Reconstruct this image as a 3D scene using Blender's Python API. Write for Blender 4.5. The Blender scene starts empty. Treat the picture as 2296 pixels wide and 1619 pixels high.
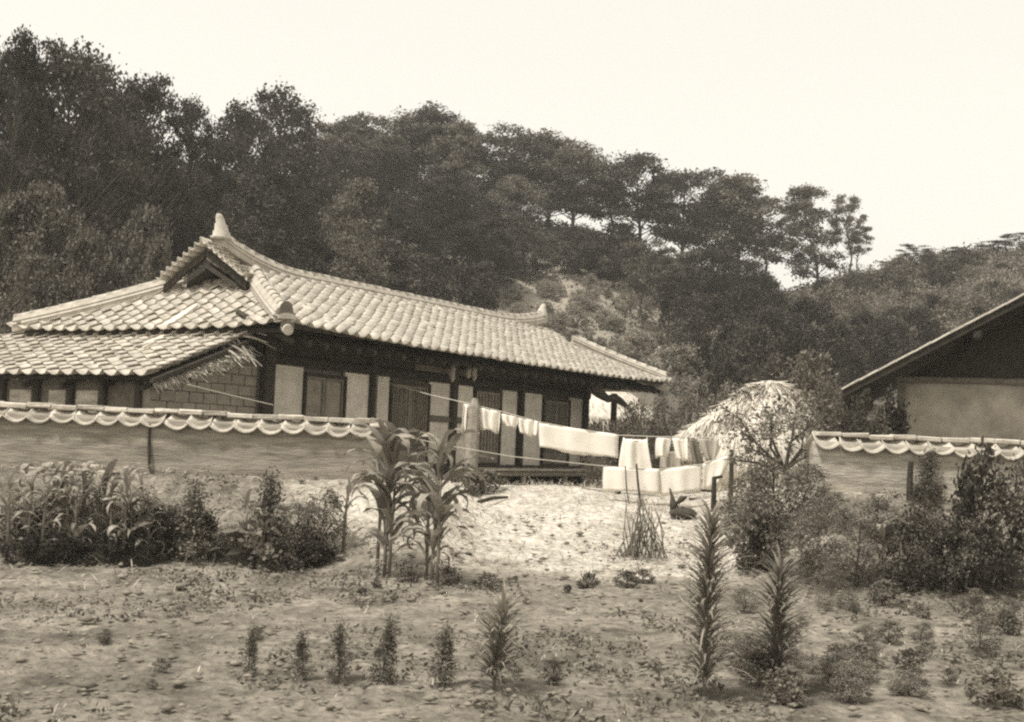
import bpy, bmesh, math, random
import numpy as np
from mathutils import Vector, Matrix
R = math.radians
rng = np.random.default_rng(7)
random.seed(7)
scene = bpy.context.scene
C = scene.collection

# ------------------------------------------------------------------ camera
FV, WV, HV = 2900.0, 2296.0, 1619.0          # focal length and picture size in picture units
ROLL, PITCH, EYE = 0.0394, 0.0666, 1.6
cam = bpy.data.cameras.new('camera'); camo = bpy.data.objects.new('camera', cam); C.objects.link(camo)
cam.sensor_width = 36; cam.lens = 36 * FV / WV; cam.clip_end = 4000
fw = Vector((0, math.cos(PITCH), math.sin(PITCH))); up0 = Vector((0, -math.sin(PITCH), math.cos(PITCH))); rt0 = Vector((1, 0, 0))
rt = rt0 * math.cos(ROLL) + up0 * math.sin(ROLL); up = up0 * math.cos(ROLL) - rt0 * math.sin(ROLL)
M = Matrix((( rt.x, up.x, -fw.x, 0), (rt.y, up.y, -fw.y, 0), (rt.z, up.z, -fw.z, EYE), (0, 0, 0, 1)))
camo.matrix_world = M
scene.camera = camo
cam.dof.use_dof = True; cam.dof.focus_distance = 21; cam.dof.aperture_fstop = 5.6

# ------------------------------------------------------------------ world, sun, exposure
SUN_EL, SUN_AZ = R(62), R(232)               # azimuth clockwise from +Y (the view direction)
world = bpy.data.worlds.new('World'); scene.world = world; world.use_nodes = True
nt = world.node_tree; nt.nodes.clear()
wo = nt.nodes.new('ShaderNodeOutputWorld'); bg = nt.nodes.new('ShaderNodeBackground')
sky = nt.nodes.new('ShaderNodeTexSky'); sky.sky_type = 'NISHITA'; sky.sun_disc = False
sky.sun_elevation = SUN_EL; sky.sun_rotation = SUN_AZ; sky.air_density = 2.0; sky.dust_density = 4.0
bw = nt.nodes.new('ShaderNodeRGBToBW'); nt.links.new(sky.outputs[0], bw.inputs[0])
pw = nt.nodes.new('ShaderNodeMath'); pw.operation = 'POWER'; pw.inputs[1].default_value = 0.35
nt.links.new(bw.outputs[0], pw.inputs[0])
ml = nt.nodes.new('ShaderNodeMix'); ml.data_type = 'RGBA'; ml.blend_type = 'MULTIPLY'; ml.inputs[0].default_value = 1
nt.links.new(pw.outputs[0], ml.inputs[6]); ml.inputs[7].default_value = (4.82, 4.6, 4.15, 1)
nt.links.new(ml.outputs[2], bg.inputs[0]); bg.inputs[1].default_value = 0.095
nt.links.new(bg.outputs[0], wo.inputs[0])
sl = bpy.data.lights.new('sun', 'SUN'); sl.energy = 3.2; sl.angle = R(6); sl.color = (1.0, 0.955, 0.905)
so = bpy.data.objects.new('sun', sl); C.objects.link(so)
sd = Vector((math.sin(SUN_AZ) * math.cos(SUN_EL), math.cos(SUN_AZ) * math.cos(SUN_EL), math.sin(SUN_EL)))
so.rotation_euler = sd.to_track_quat('Z', 'Y').to_euler(); so.location = sd * 60
vs = scene.view_settings; vs.view_transform = 'Standard'; vs.look = 'None'; vs.exposure = 0.55; vs.gamma = 1; vs.use_curve_mapping = False
scene.cycles.use_denoising = False
scene.cycles.pixel_filter_type = 'BLACKMAN_HARRIS'; scene.cycles.filter_width = 2.3
scene.cycles.max_bounces = 6; scene.cycles.diffuse_bounces = 3; scene.cycles.transmission_bounces = 3; scene.cycles.volume_bounces = 0
scene.cycles.sample_clamp_indirect = 4

# ------------------------------------------------------------------ picture -> place
def ray(x, y):
    a = (x - WV / 2) / FV; b = -(y - HV / 2) / FV
    return (fw + rt * a + up * b)
def atY(x, y, Y):
    d = ray(x, y); k = Y / d.y
    return Vector((d.x * k, Y, EYE + d.z * k))
def sm(x, a, b):
    t = np.clip((x - a) / (b - a), 0, 1); return t * t * (3 - 2 * t)
# ridge of the hill, read where it meets the sky, 90 m away
RX, RZ = [], []
for x, y in [(-900, 330), (-300, 330), (0, 340), (350, 390), (700, 430), (950, 455), (1180, 500), (1320, 515), (1430, 570), (1600, 620), (1750, 668), (1850, 640), (1950, 610), (2080, 592), (2200, 575), (2450, 545), (3200, 520)]:
    p = atY(x, y, 90); RX.append(p.x); RZ.append(p.z)
RX.insert(0, -900); RZ.insert(0, 8); RX.append(900); RZ.append(8)
def vnoise(x, y, seed=0):
    xi = np.floor(x).astype(np.int64); yi = np.floor(y).astype(np.int64); fx = x - xi; fy = y - yi
    def h(a, b):
        n = (a * 374761393 + b * 668265263 + seed * 974634777) & 0x7fffffff
        n = ((n ^ (n >> 13)) * 1274126177) & 0x7fffffff
        return ((n ^ (n >> 16)) & 0xffff) / 65535.0
    u = fx * fx * (3 - 2 * fx); v = fy * fy * (3 - 2 * fy)
    return (h(xi, yi) * (1 - u) + h(xi + 1, yi) * u) * (1 - v) + (h(xi, yi + 1) * (1 - u) + h(xi + 1, yi + 1) * u) * v
def fbm(x, y, o=4, seed=0):
    s = 0; a = 0.5
    for i in range(o):
        s = s + a * vnoise(x * 2 ** i, y * 2 ** i, seed + i); a *= 0.5
    return s - 0.5 * (1 - 0.5 ** o)
def gh(X, Y):
    X = np.asarray(X, float); Y = np.asarray(Y, float)
    z = 0.02 * np.clip(Y - 8, 0, 8)
    wob = fbm(X * .35, Y * .35, 2, 3) * 1.6
    side = sm(Y + wob, 14.3, 16.9) * .95
    mid = sm(Y + wob * .6, 14.2, 22.0) * .80
    w = sm(X, -1.75, -.1) * (1 - sm(X, 2.7, 4.1))
    rgt = sm(X, 3.5, 5) * sm(Y, 14.3, 16.9) * .1
    z = z + side * (1 - w) + mid * w + rgt
    z = z + .13 * np.exp(-((X - .9) / 1.3) ** 2 - ((Y - 20.6) / 1.8) ** 2)
    yard = sm(Y, 20.0, 26.0)
    z = z * (1 - yard) + .80 * yard
    Ys = 29 + 13 * sm(X, -12, 3)
    hr = np.interp(X * 90 / np.clip(Y, 45, 90), RX, RZ)
    t = np.clip((Y - Ys) / (90 - Ys), 0, 1.0)
    prof = t * .88 + .12 * sm(t, 0, 1)
    z = z + (hr - .8) * prof * (1 - .7 * sm(Y, 95, 260))
    return z + sm(Y, 40, 60) * fbm(X * .25, Y * .25, 3, 5) * 1.6
def gnd(X, Y): return float(gh(X, Y))
def hit(x, y):
    d = ray(x, y); Ys = np.arange(5, 140, .04); k = Ys / d.y
    zz = EYE + d.z * k; g = gh(d.x * k, Ys); i = np.argmax(zz < g)
    if zz[i] >= g[i]: i = len(Ys) - 1
    return Vector((d.x * k[i], Ys[i], g[i]))

# ------------------------------------------------------------------ materials
def sep(v):
    """warm monochrome tint for a reflectance v"""
    t = np.interp(math.log10(max(v, .01)), [-1.5, -.6, 0], [0, 1, 2])
    g = np.interp(t, [0, 1, 2], [.872, .902, .948]); b = np.interp(t, [0, 1, 2], [.66, .735, .845])
    k = v / (.2126 + .7152 * g + .0722 * b)
    return (k, k * g, k * b, 1)
MATS = {}
def mat(name, v, var=.25, scale=6.0, rough=.9, bump=.0, bscale=40., stretch=(1, 1, 1), rnd=0.0, isl=0.0, trans=0.0, detail=6, vcol=False, spec=.2, lo=.28, hi=.72, bd=.03):
    m = bpy.data.materials.new(name); m.use_nodes = True; t = m.node_tree; N = t.nodes; L = t.links
    b = N['Principled BSDF']; b.inputs['Roughness'].default_value = rough; b.inputs['Specular IOR Level'].default_value = spec
    co = N.new('ShaderNodeTexCoord'); mp = N.new('ShaderNodeMapping'); L.new(co.outputs['Object'], mp.inputs[0]); mp.inputs['Scale'].default_value = stretch
    if rnd or isl:
        oi = N.new('ShaderNodeObjectInfo'); ad = N.new('ShaderNodeVectorMath'); ad.operation = 'ADD'; L.new(mp.outputs[0], ad.inputs[0])
        sc_ = N.new('ShaderNodeVectorMath'); sc_.operation = 'SCALE'; sc_.inputs['Scale'].default_value = 37
        cb = N.new('ShaderNodeCombineXYZ'); L.new(oi.outputs['Random'], cb.inputs[0]); L.new(oi.outputs['Random'], cb.inputs[1]); L.new(cb.outputs[0], sc_.inputs[0]); L.new(sc_.outputs[0], ad.inputs[1]); vec = ad.outputs[0]
    else: vec = mp.outputs[0]
    n1 = N.new('ShaderNodeTexNoise'); n1.inputs['Scale'].default_value = scale; n1.inputs['Detail'].default_value = detail; n1.inputs['Roughness'].default_value = .62; L.new(vec, n1.inputs['Vector'])
    mr = N.new('ShaderNodeMapRange'); mr.inputs[1].default_value = lo; mr.inputs[2].default_value = hi; mr.inputs[3].default_value = 1 - var; mr.inputs[4].default_value = 1 + var; L.new(n1.outputs[0], mr.inputs[0])
    fac = mr.outputs[0]
    def mul(a, lo, hi):
        q = N.new('ShaderNodeMapRange'); q.inputs[3].default_value = lo; q.inputs[4].default_value = hi; L.new(a, q.inputs[0])
        w = N.new('ShaderNodeMath'); w.operation = 'MULTIPLY'; L.new(fac, w.inputs[0]); L.new(q.outputs[0], w.inputs[1]); return w.outputs[0]
    if rnd: fac = mul(oi.outputs['Random'], 1 - rnd, 1 + rnd)
    if isl:
        ge = N.new('ShaderNodeNewGeometry'); fac = mul(ge.outputs['Random Per Island'], 1 - isl, 1 + isl)
    mx = N.new('ShaderNodeMix'); mx.data_type = 'RGBA'; mx.blend_type = 'MULTIPLY'; mx.inputs[0].default_value = 1
    if vcol:
        at = N.new('ShaderNodeAttribute'); at.attribute_name = 'alb'; L.new(at.outputs['Color'], mx.inputs[6])
    else: mx.inputs[6].default_value = sep(v)
    L.new(fac, mx.inputs[7]); col = mx.outputs[2]
    L.new(col, b.inputs['Base Color'])
    if bump:
        n2 = N.new('ShaderNodeTexNoise'); n2.inputs['Scale'].default_value = bscale; n2.inputs['Detail'].default_value = 8; L.new(vec, n2.inputs['Vector'])
        bp = N.new('ShaderNodeBump'); bp.inputs['Strength'].default_value = bump; bp.inputs['Distance'].default_value = bd; L.new(n2.outputs[0], bp.inputs['Height']); L.new(bp.outputs[0], b.inputs['Normal'])
    if trans:
        tr = N.new('ShaderNodeBsdfTranslucent'); L.new(col, tr.inputs[0]); ms = N.new('ShaderNodeMixShader'); ms.inputs[0].default_value = trans
        L.new(b.outputs[0], ms.inputs[1]); L.new(tr.outputs[0], ms.inputs[2]); L.new(ms.outputs[0], N['Material Output'].inputs[0])
    MATS[name] = m; return m
mat('soil', .3, .32, 11, .95, 1.0, 9, vcol=True, detail=10, lo=.36, hi=.64, bd=.10)
mat('tile', .43, .24, 6, .85, .35, 26, rnd=.10, isl=.10, lo=.34, hi=.66)
mat('tile_ridge', .38, .25, 6, .85, .3, 30, rnd=.12)
mat('tile_shade', .10, .3, 8, .8)  # tile darkened to carry the shade on the hip end plates
mat('plaster', .52, .2, 4, .9, .15, 25, rnd=.08)
mat('plaster_grey', .28, .42, 2.2, .9, .2, 20, rnd=.08)
mat('earth', .24, .2, 4, .95, .7, 14, stretch=(1, 1, 2.2), rnd=.08)
mat('earth_pale', .35, .5, 5, .95, .5, 24, stretch=(.5, .5, 3.2), rnd=.08)
mat('earth_wall', .26, .5, 5, .95, .5, 24, stretch=(.4, .4, 3.4), rnd=.05)
mat('wood_dark', .035, .4, 9, .85, .3, 30, stretch=(1, 1, 1), rnd=.3)
mat('wood', .12, .35, 9, .85, .3, 40, rnd=.25)
mat('wood_pale', .30, .3, 12, .85, .3, 40, rnd=.2)
mat('door', .17, .35, 8, .8, .2, 40, rnd=.2)
mat('paper', .22, .3, 6, .9)
mat('stone', .30, .3, 5, .9, .5, 18, rnd=.3)
mat('cloth', .80, .05, 5, .9, .08, 60, trans=.12)
mat('cloth_grey', .38, .12, 6, .9, .08, 60, trans=.1)
mat('cloth_dark', .16, .15, 6, .9, .08, 60)
mat('straw', .52, .25, 8, .95, .3, 60, isl=.4)
mat('wire', .5, .1, 5, .6)
mat('bark', .07, .35, 9, .95, .5, 20, stretch=(1, 1, .3), rnd=.2)
mat('bark_pale', .2, .3, 9, .95, .4, 20, rnd=.2)
mat('leaf_dark', .050, .4, .5, .75, isl=.45, rnd=.4, trans=.22, detail=3)
mat('leaf_pine', .115, .4, .5, .75, isl=.45, rnd=.35, trans=.22, detail=3)
mat('leaf_mid', .13, .3, .8, .7, isl=.45, rnd=.3, trans=.25, detail=3)
mat('leaf_hill', .125, .4, .6, .75, isl=.45, rnd=.35, trans=.22, detail=3)
mat('leaf_pale', .22, .25, .8, .7, isl=.4, rnd=.2, trans=.25, detail=3)
mat('corn_leaf', .25, .2, 12, .55, stretch=(1, 1, 1), rnd=.3, trans=.25, spec=.45)
mat('corn_stalk', .16, .25, 10, .7, rnd=.2)
mat('grass_dry', .30, .3, 3, .9, isl=.5, trans=.15)
mat('squash', .15, .25, 8, .7, rnd=.3, trans=.2)
mat('sack', .055, .3, 10, .95, .5, 30)

# ------------------------------------------------------------------ mesh helpers
def mesh_np(name, V, F, m=None, smooth=False):
    me = bpy.data.meshes.new(name); V = np.asarray(V, np.float32); F = np.asarray(F, np.int32); k = F.shape[1]
    me.vertices.add(len(V)); me.vertices.foreach_set('co', V.ravel())
    me.loops.add(F.size); me.loops.foreach_set('vertex_index', F.ravel())
    me.polygons.add(len(F)); me.polygons.foreach_set('loop_start', np.arange(0, F.size, k, dtype=np.int32)); me.polygons.foreach_set('loop_total', np.full(len(F), k, np.int32))
    if smooth: me.polygons.foreach_set('use_smooth', np.ones(len(F), bool))
    me.update(calc_edges=True)
    if m: me.materials.append(MATS[m])
    return me
def link(name, me, parent=None, loc=None, rz=0.0):
    o = bpy.data.objects.new(name, me); C.objects.link(o)
    if parent: o.parent = parent
    if loc is not None: o.location = loc
    if rz: o.rotation_euler = (0, 0, rz)
    return o
def tag(o, label=None, cat=None, group=None, kind=None):
    if label: o['label'] = label
    if cat: o['category'] = cat
    if group: o['group'] = group
    if kind: o['kind'] = kind
    return o
def thing(name, loc, label, cat, group=None, rz=0.0):
    return tag(link(name, None, None, loc, rz), label, cat, group)
class MB:
    def __init__(s): s.v = []; s.f = []
    def add(s, V, F):
        o = len(s.v); s.v += [tuple(v) for v in V]; s.f += [tuple(i + o for i in f) for f in F]; return s
    def box(s, a, b):
        (x0, y0, z0), (x1, y1, z1) = a, b
        return s.add([(x0, y0, z0), (x1, y0, z0), (x1, y1, z0), (x0, y1, z0), (x0, y0, z1), (x1, y0, z1), (x1, y1, z1), (x0, y1, z1)],
                     [(0, 3, 2, 1), (4, 5, 6, 7), (0, 1, 5, 4), (1, 2, 6, 5), (2, 3, 7, 6), (3, 0, 4, 7)])
    def rbox(s, a, b, j=.0, seed=0):
        """box with softened, uneven edges: chamfered in plan and section"""
        r = random.Random(seed); n0 = len(s.v)
        (x0, y0, z0), (x1, y1, z1) = a, b; c = min(x1 - x0, y1 - y0, z1 - z0) * .18
        V = []
        for z, e in ((z0, c), (z0 + c, 0), (z1 - c, 0), (z1, c)):
            for x, y in ((x0 + c, y0 + e), (x1 - c, y0 + e), (x1 - e, y0 + c), (x1 - e, y1 - c), (x1 - c, y1 - e), (x0 + c, y1 - e), (x0 + e, y1 - c), (x0 + e, y0 + c)):
                V.append((x + r.uniform(-j, j), y + r.uniform(-j, j), z + r.uniform(-j, j)))
        F = [tuple(range(7, -1, -1)), tuple(range(24, 32))]
        for k in range(3):
            for i in range(8): F.append((k * 8 + i, k * 8 + (i + 1) % 8, k * 8 + 8 + (i + 1) % 8, k * 8 + 8 + i))
        return s.add(V, F)
    def tube(s, pts, rad, n=6, cap=True):
        pts = [Vector(p) for p in pts]; V = []; F = []
        if not hasattr(rad, '__len__'): rad = [rad] * len(pts)
        prev = None
        for i, p in enumerate(pts):
            d = (pts[min(i + 1, len(pts) - 1)] - pts[max(i - 1, 0)]).normalized()
            a = prev if prev is not None else (Vector((1, 0, 0)) if abs(d.x) < .9 else Vector((0, 1, 0)))
            a = (a - d * a.dot(d)).normalized(); prev = a; b = d.cross(a)
            for k in range(n):
                q = 2 * math.pi * k / n; V.append(p + (a * math.cos(q) + b * math.sin(q)) * rad[i])
        for i in range(len(pts) - 1):
            for k in range(n): F.append((i * n + k, i * n + (k + 1) % n, (i + 1) * n + (k + 1) % n, (i + 1) * n + k))
        if cap: F.append(tuple(range(n - 1, -1, -1))); F.append(tuple(range((len(pts) - 1) * n, len(pts) * n)))
        return s.add(V, F)
    def mesh(s, name, m, smooth=False):
        me = bpy.data.meshes.new(name); me.from_pydata(s.v, [], s.f); me.update()
        if m: me.materials.append(MATS[m])
        if smooth:
            for p in me.polygons: p.use_smooth = True
        return me
    def build(s, name, m, parent=None, smooth=False, loc=None, rz=0.0):
        return link(name, s.mesh(name, m, smooth), parent, loc, rz)
def leaf_quads(P, size, aspect=.6, upb=.0, r=rng, bend=.25):
    """one small folded leaf (two quads sharing a rib) at each point"""
    n = len(P); a = r.normal(size=(n, 3)); a[:, 2] *= (1 - upb * .6); a /= np.linalg.norm(a, axis=1)[:, None]
    q = r.normal(size=(n, 3)); q[:, 2] += upb * 1.5; b = np.cross(a, q); b /= np.linalg.norm(b, axis=1)[:, None] + 1e-9
    nn = np.cross(a, b); s = (size * r.uniform(.6, 1.4, n))[:, None]
    w = b * s * aspect * .5; h = a * s
    V = np.stack([P, P + h * .55 + w + nn * s * bend * .3, P + h, P + h * .55 - w + nn * s * bend * .3], 1).reshape(-1, 3)
    F = np.arange(n * 4).reshape(n, 4)
    return V, F

# ------------------------------------------------------------------ ground
def lines(segs):
    out = []
    for a, b, st in segs: out += list(np.arange(a, b, st))
    return np.array(out + [segs[-1][1]])
half = [(0, 8.5, .062), (8.5, 9.5, .1), (9.5, 45, .6), (45, 140, 6), (140, 1500, 90)]
xp = lines(half); GX = np.concatenate([-xp[:0:-1], xp])
GY = lines([(-60, 0, 6), (0, 5.5, .5), (5.5, 13, .058), (13, 17.5, .08), (17.5, 26, .17), (26, 60, .6), (60, 110, 1.2), (110, 300, 8), (300, 2200, 80)])
XX, YY = np.meshgrid(GX, GY)
ZZ = gh(XX, YY)
near = sm(YY, 3, 6) * (1 - sm(YY, 24, 30)) * (1 - sm(np.abs(XX), 9, 12))
ZZ = ZZ + near * (np.abs(fbm(XX * 1.3, YY * 1.3, 3, 11)) * .06 + fbm(XX * 5, YY * 7, 2, 21) * .085 + fbm(XX * 3, YY * 3, 2, 27) * .04 - .02)
ny, nx = XX.shape
idx = np.arange(ny * nx).reshape(ny, nx)
F = np.stack([idx[:-1, :-1], idx[:-1, 1:], idx[1:, 1:], idx[1:, :-1]], -1).reshape(-1, 4)
gme = mesh_np('ground', np.stack([XX, YY, ZZ], -1).reshape(-1, 3), F, 'soil', True)
w_mid = sm(XX + fbm(XX * .8, YY * .8, 3, 31) * 2.2, -3.3, -1.2) * (1 - sm(XX + fbm(XX, YY, 2, 33), 3.2, 4.6))
alb = .168 + .0 * XX
bank = sm(YY + fbm(XX * .9, YY * .9, 3, 41) * 2.4, 14.6, 16.4) * w_mid
alb = alb + bank * .25
alb = alb + .10 * sm(YY, 17, 18.5) * (1 - bank)
pt = fbm(XX * 1.7, YY * 1.7, 4, 51); alb = alb * (1 + .55 * np.clip(pt, -.35, .35) * (2.0 - .9 * bank)) * (1 + .5 * fbm(XX * 6, YY * 6, 2, 57))
alb = alb * (1 - (.35 - .15 * bank) * sm(fbm(XX * 3.1, YY * 3.1, 3, 61), .08, .22))
hillm = sm(YY, 34, 44)
cl = hit(1290, 700); cl2 = hit(1400, 735)
dd = np.minimum(np.hypot((XX - cl.x) / 5.5, (YY - cl.y) / 11), np.hypot((XX - cl2.x) / 5, (YY - cl2.y) / 9)) + fbm(XX * .3, YY * .3, 3, 71) * .9
clear = 1 - sm(dd, .75, 1.25)
alb = alb * (1 - hillm) + hillm * (.11 + .15 * clear + .06 * fbm(XX * .4, YY * .4, 3, 81))
alb = np.clip(alb, .04, .6).reshape(-1)
cols = np.array([sep(v) for v in np.linspace(.04, .6, 64)])
ci = np.clip(((alb - .04) / .56 * 63).astype(int), 0, 63)
ca = gme.color_attributes.new('alb', 'FLOAT_COLOR', 'POINT'); ca.data.foreach_set('color', cols[ci].astype(np.float32).ravel())
tag(link('ground', gme), kind='structure')

def scatter_clods():
    n = 5500; X = rng.uniform(-8, 8, n); Y = 6.5 + 12 * rng.random(n) ** 1.3; s = rng.gamma(1.5, .0065, n) + .006
    Z = gh(X, Y) + .02; V = []; F = []
    base = np.array([(1, 0, 0), (.3, .95, 0), (-.8, .6, 0), (-.8, -.6, 0), (.3, -.95, 0), (0, 0, .75), (0, 0, -.75)])
    fc = np.array([(0, 1, 5), (1, 2, 5), (2, 3, 5), (3, 4, 5), (4, 0, 5), (1, 0, 6), (2, 1, 6), (3, 2, 6), (4, 3, 6), (0, 4, 6)])
    V = base[None] * (s[:, None, None] * rng.uniform(.6, 1.4, (n, 7, 3))) * np.array([1.5, 1, .8]) + np.stack([X, Y, Z], -1)[:, None]
    F = fc[None] + (np.arange(n) * 7)[:, None, None]
    return mesh_np('soil_clods', V.reshape(-1, 3), F.reshape(-1, 3), 'clod')
mat('clod', .165, .2, 6, .95, isl=.35)
tag(link('soil_clods', scatter_clods()), 'loose brown clods of soil scattered over the field', 'soil', kind='stuff')

def litter():
    """dry grass and straw lying and standing on the bank and the field"""
    n = 40000; X = rng.uniform(-9, 9, n); Y = 6.5 + 17 * rng.random(n)
    dens = .10 + .9 * sm(Y + fbm(X, Y, 2, 9) * 3, 14.5, 16) * 1.0
    dens = dens * (.25 + 1.3 * np.clip(fbm(X * .9, Y * .9, 3, 91) + .25, 0, 1)); k = rng.random(n) < dens; X = X[k]; Y = Y[k]; n = len(X)
    a = rng.uniform(0, 2 * math.pi, n); l = rng.uniform(.05, .2, n) * (.45 + .55 * sm(Y, 10, 15)); lift = rng.uniform(.05, .9, n) ** 2; w = .0045
    P = np.stack([X, Y, gh(X, Y) + .015], -1); d = np.stack([np.cos(a), np.sin(a), lift], -1) * l[:, None]; q = np.stack([-np.sin(a), np.cos(a), 0 * a], -1) * w
    mid = P + d * .55 + np.array([0, 0, .012])
    V = np.stack([P - q, P + q, mid + q, mid - q, P + d + q * .2, P + d - q * .2], 1).reshape(-1, 3)
    b = np.arange(n)[:, None] * 6; F = np.concatenate([b + np.array([0, 1, 2, 3]), b + np.array([3, 2, 4, 5])])
    return mesh_np('dry_grass', V, F, 'grass_dry')
tag(link('dry_grass', litter()), 'thin dry grass and straw strewn over the pale bank', 'grass', kind='stuff')
def weeds():
    n = 5200; X = rng.uniform(-9, 9, n); Y = 6.6 + 11 * rng.random(n)
    k = fbm(X * .8, Y * .8, 3, 131) + .10 * sm(X, .5, 5) > .10; X = X[k]; Y = Y[k]; n = len(X); m = 9
    P = np.repeat(np.stack([X, Y, gh(X, Y)], -1), m, 0) + rng.normal(size=(n * m, 3)) * np.array([.05, .05, .018]) + np.array([0, 0, .025])
    return mesh_np('low_weeds', *leaf_quads(P, .045, .5, .3), 'leaf_mid')
tag(link('low_weeds', weeds()), 'low creeping weeds in dark patches over the field', 'weeds', kind='stuff')

# ------------------------------------------------------------------ trees and shrubs
def clump_points(cen, rad, n, flat, r):
    d = r.normal(size=(n, 3)); d /= np.linalg.norm(d, axis=1)[:, None]; d *= (r.random(n) ** .45)[:, None]
    d *= 1 + .35 * r.normal(size=(n, 1)) * .5
    return cen + d * rad * np.array([1, 1, flat])
def tree_proto(name, H, Rr, cb, ncl, per, ls, leafm, barkm, flat, shape, seed, trunk_r=.13, asp=.6, upb=.3, clr=.3):
    r = np.random.default_rng(seed); T = MB()
    top = np.array([r.normal() * .06 * H, r.normal() * .06 * H, H * .93])
    tp = [np.array([0, 0, -.25]), np.array([0, 0, 0.]), np.array([r.normal() * .03 * H, r.normal() * .03 * H, H * .3]), top * np.array([.7, .7, .62 / .93 * .93]), top]
    T.tube(tp, [trunk_r * 1.25, trunk_r * 1.1, trunk_r * .8, trunk_r * .45, .015], 7)
    def spine(z):
        for a, b in zip(tp[1:-1], tp[2:]):
            if z <= b[2]: return a + (b - a) * ((z - a[2]) / (b[2] - a[2] + 1e-6))
        return top
    P = []
    for i in range(ncl):
        w = cb + (1 - cb) * ((i + r.random()) / ncl); u = (w - cb) / (1 - cb)
        if shape == 'round': pr = (math.sin(math.pi * (.12 + .86 * u)) ** .75)
        elif shape == 'pine': pr = (.42 + .58 * math.sin(math.pi * (.25 + .7 * u))) * (1 - .55 * u ** 4)
        elif shape == 'umbrella': pr = (.5 + .6 * u) if u < .7 else 1.0 * (1 - ((u - .7) / .36) ** 2)
        else: pr = 1 - .8 * u
        ang = i * 2.4 + r.normal() * .5; rad = Rr * pr * (.35 + .65 * r.random() ** .6)
        s0 = spine(w * H * .97); c = s0 + np.array([math.cos(ang) * rad, math.sin(ang) * rad, r.normal() * .03 * H])
        cr = Rr * clr * (.7 + .6 * r.random())
        P.append(clump_points(c, cr, int(per * (.6 + .8 * r.random())), flat, r))
        s1 = spine(max(w * H * .97 - rad * .55 - .05 * H, .12 * H)); m_ = (s1 + c) / 2 + np.array([0, 0, -.04 * rad])
        T.tube([s1, m_, c], [trunk_r * .32, trunk_r * .2, .008], 4, cap=False)
    P = np.concatenate(P)
    V, F = leaf_quads(P, ls, asp, upb, r)
    return dict(H=H, R=Rr * 1.15, trunk=T.mesh('trunk', barkm), crown=mesh_np('crown', V, F, leafm))
PR = {}
PR['pine0'] = tree_proto('pine', 7, 2.6, .26, 64, 190, .21, 'leaf_pine', 'bark', .42, 'pine', 1, .12, .45, .4, .30)
PR['pine1'] = tree_proto('pine', 7, 2.7, .32, 60, 190, .21, 'leaf_pine', 'bark', .40, 'umbrella', 2, .12, .45, .4, .30)
PR['pine2'] = tree_proto('pine', 7, 2.4, .2, 66, 180, .20, 'leaf_pine', 'bark', .45, 'pine', 3, .11, .45, .4, .30)
PR['pine3'] = tree_proto('pine', 7, 2.4, .48, 34, 150, .19, 'leaf_pine', 'bark', .34, 'umbrella', 4, .11, .45, .4, .26)
PR['oak0'] = tree_proto('oak', 8, 3.2, .18, 75, 150, .19, 'leaf_dark', 'bark', .7, 'round', 5, .17, .62, .3, .27)
PR['oak1'] = tree_proto('oak', 8, 3.0, .16, 70, 150, .19, 'leaf_dark', 'bark', .75, 'round', 6, .17, .62, .3, .27)
PR['oak2'] = tree_proto('oak', 8, 3.0, .14, 70, 160, .20, 'leaf_mid', 'bark', .65, 'round', 8, .15, .62, .3, .26)
PR['open'] = tree_proto('oak', 10, 3.8, .16, 130, 120, .17, 'leaf_dark', 'bark', .55, 'round', 9, .2, .65, .3, .20)
PR['under'] = tree_proto('oak', 5, 2.0, .05, 55, 130, .17, 'leaf_dark', 'bark', .7, 'round', 10, .1, .62, .3, .30)
def bush_proto(H, Rr, ncl, per, ls, leafm, asp, seed, flat=.75, clr=.34, shape='round', cb=.02, upb=.3):
    return tree_proto('bush', H, Rr, cb, ncl, per, ls, leafm, 'bark', flat, shape, seed, .03, asp, upb, clr)
PR['b_dark'] = bush_proto(1.2, .62, 30, 85, .075, 'leaf_dark', .55, 20)
PR['b_mid'] = bush_proto(1.2, .62, 30, 95, .060, 'leaf_mid', .5, 21)
PR['b_feather'] = bush_proto(1.2, .55, 34, 120, .055, 'leaf_mid', .25, 22, upb=.5)
PR['b_broad'] = bush_proto(1.0, .55, 24, 34, .12, 'leaf_mid', .65, 23)
PR['b_pale'] = bush_proto(1.1, .62, 30, 80, .070, 'leaf_pale', .5, 24)
PR['b_hill'] = bush_proto(1.8, 1.3, 26, 90, .15, 'leaf_hill', .6, 25, .7)
PR['b_hill2'] = bush_proto(1.8, 1.3, 26, 90, .15, 'leaf_dark', .6, 26, .7)
PR['b_hill3'] = bush_proto(1.5, 1.2, 24, 80, .15, 'leaf_pale', .6, 27, .6)
PR['b_tall'] = bush_proto(1.3, .32, 26, 60, .07, 'leaf_mid', .4, 28, 1.0, .5, 'cone')
def put(kind, name, base, H, W, label, cat, group=None, rz=None):
    p = PR[kind]; t = thing(name, base, label, cat, group, random.uniform(0, 6.28) if rz is None else rz)
    t.scale = (W / (2 * p['R']), W / (2 * p['R']), H / p['H'])
    link('trunk' if H > 2.6 else 'stem', p['trunk'], t); link('crown' if H > 2.6 else 'foliage', p['crown'], t)
    return t
def put_px(kind, name, x, ytop, Y, wpx, label, cat, group=None, minH=.5):
    tp = atY(x, ytop, Y); z = gnd(tp.x, Y); return put(kind, name, (tp.x, Y, z - .05), max(tp.z - z, minH), wpx * Y / FV, label, cat, group)
def put_base(kind, name, x, ytop, ybase, wpx, label, cat, group=None):
    b = hit(x, ybase); tp = atY(x, ytop, b.y); return put(kind, name, (b.x, b.y, b.z - .04), tp.z - b.z, wpx * b.y / FV, label, cat, group)

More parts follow.
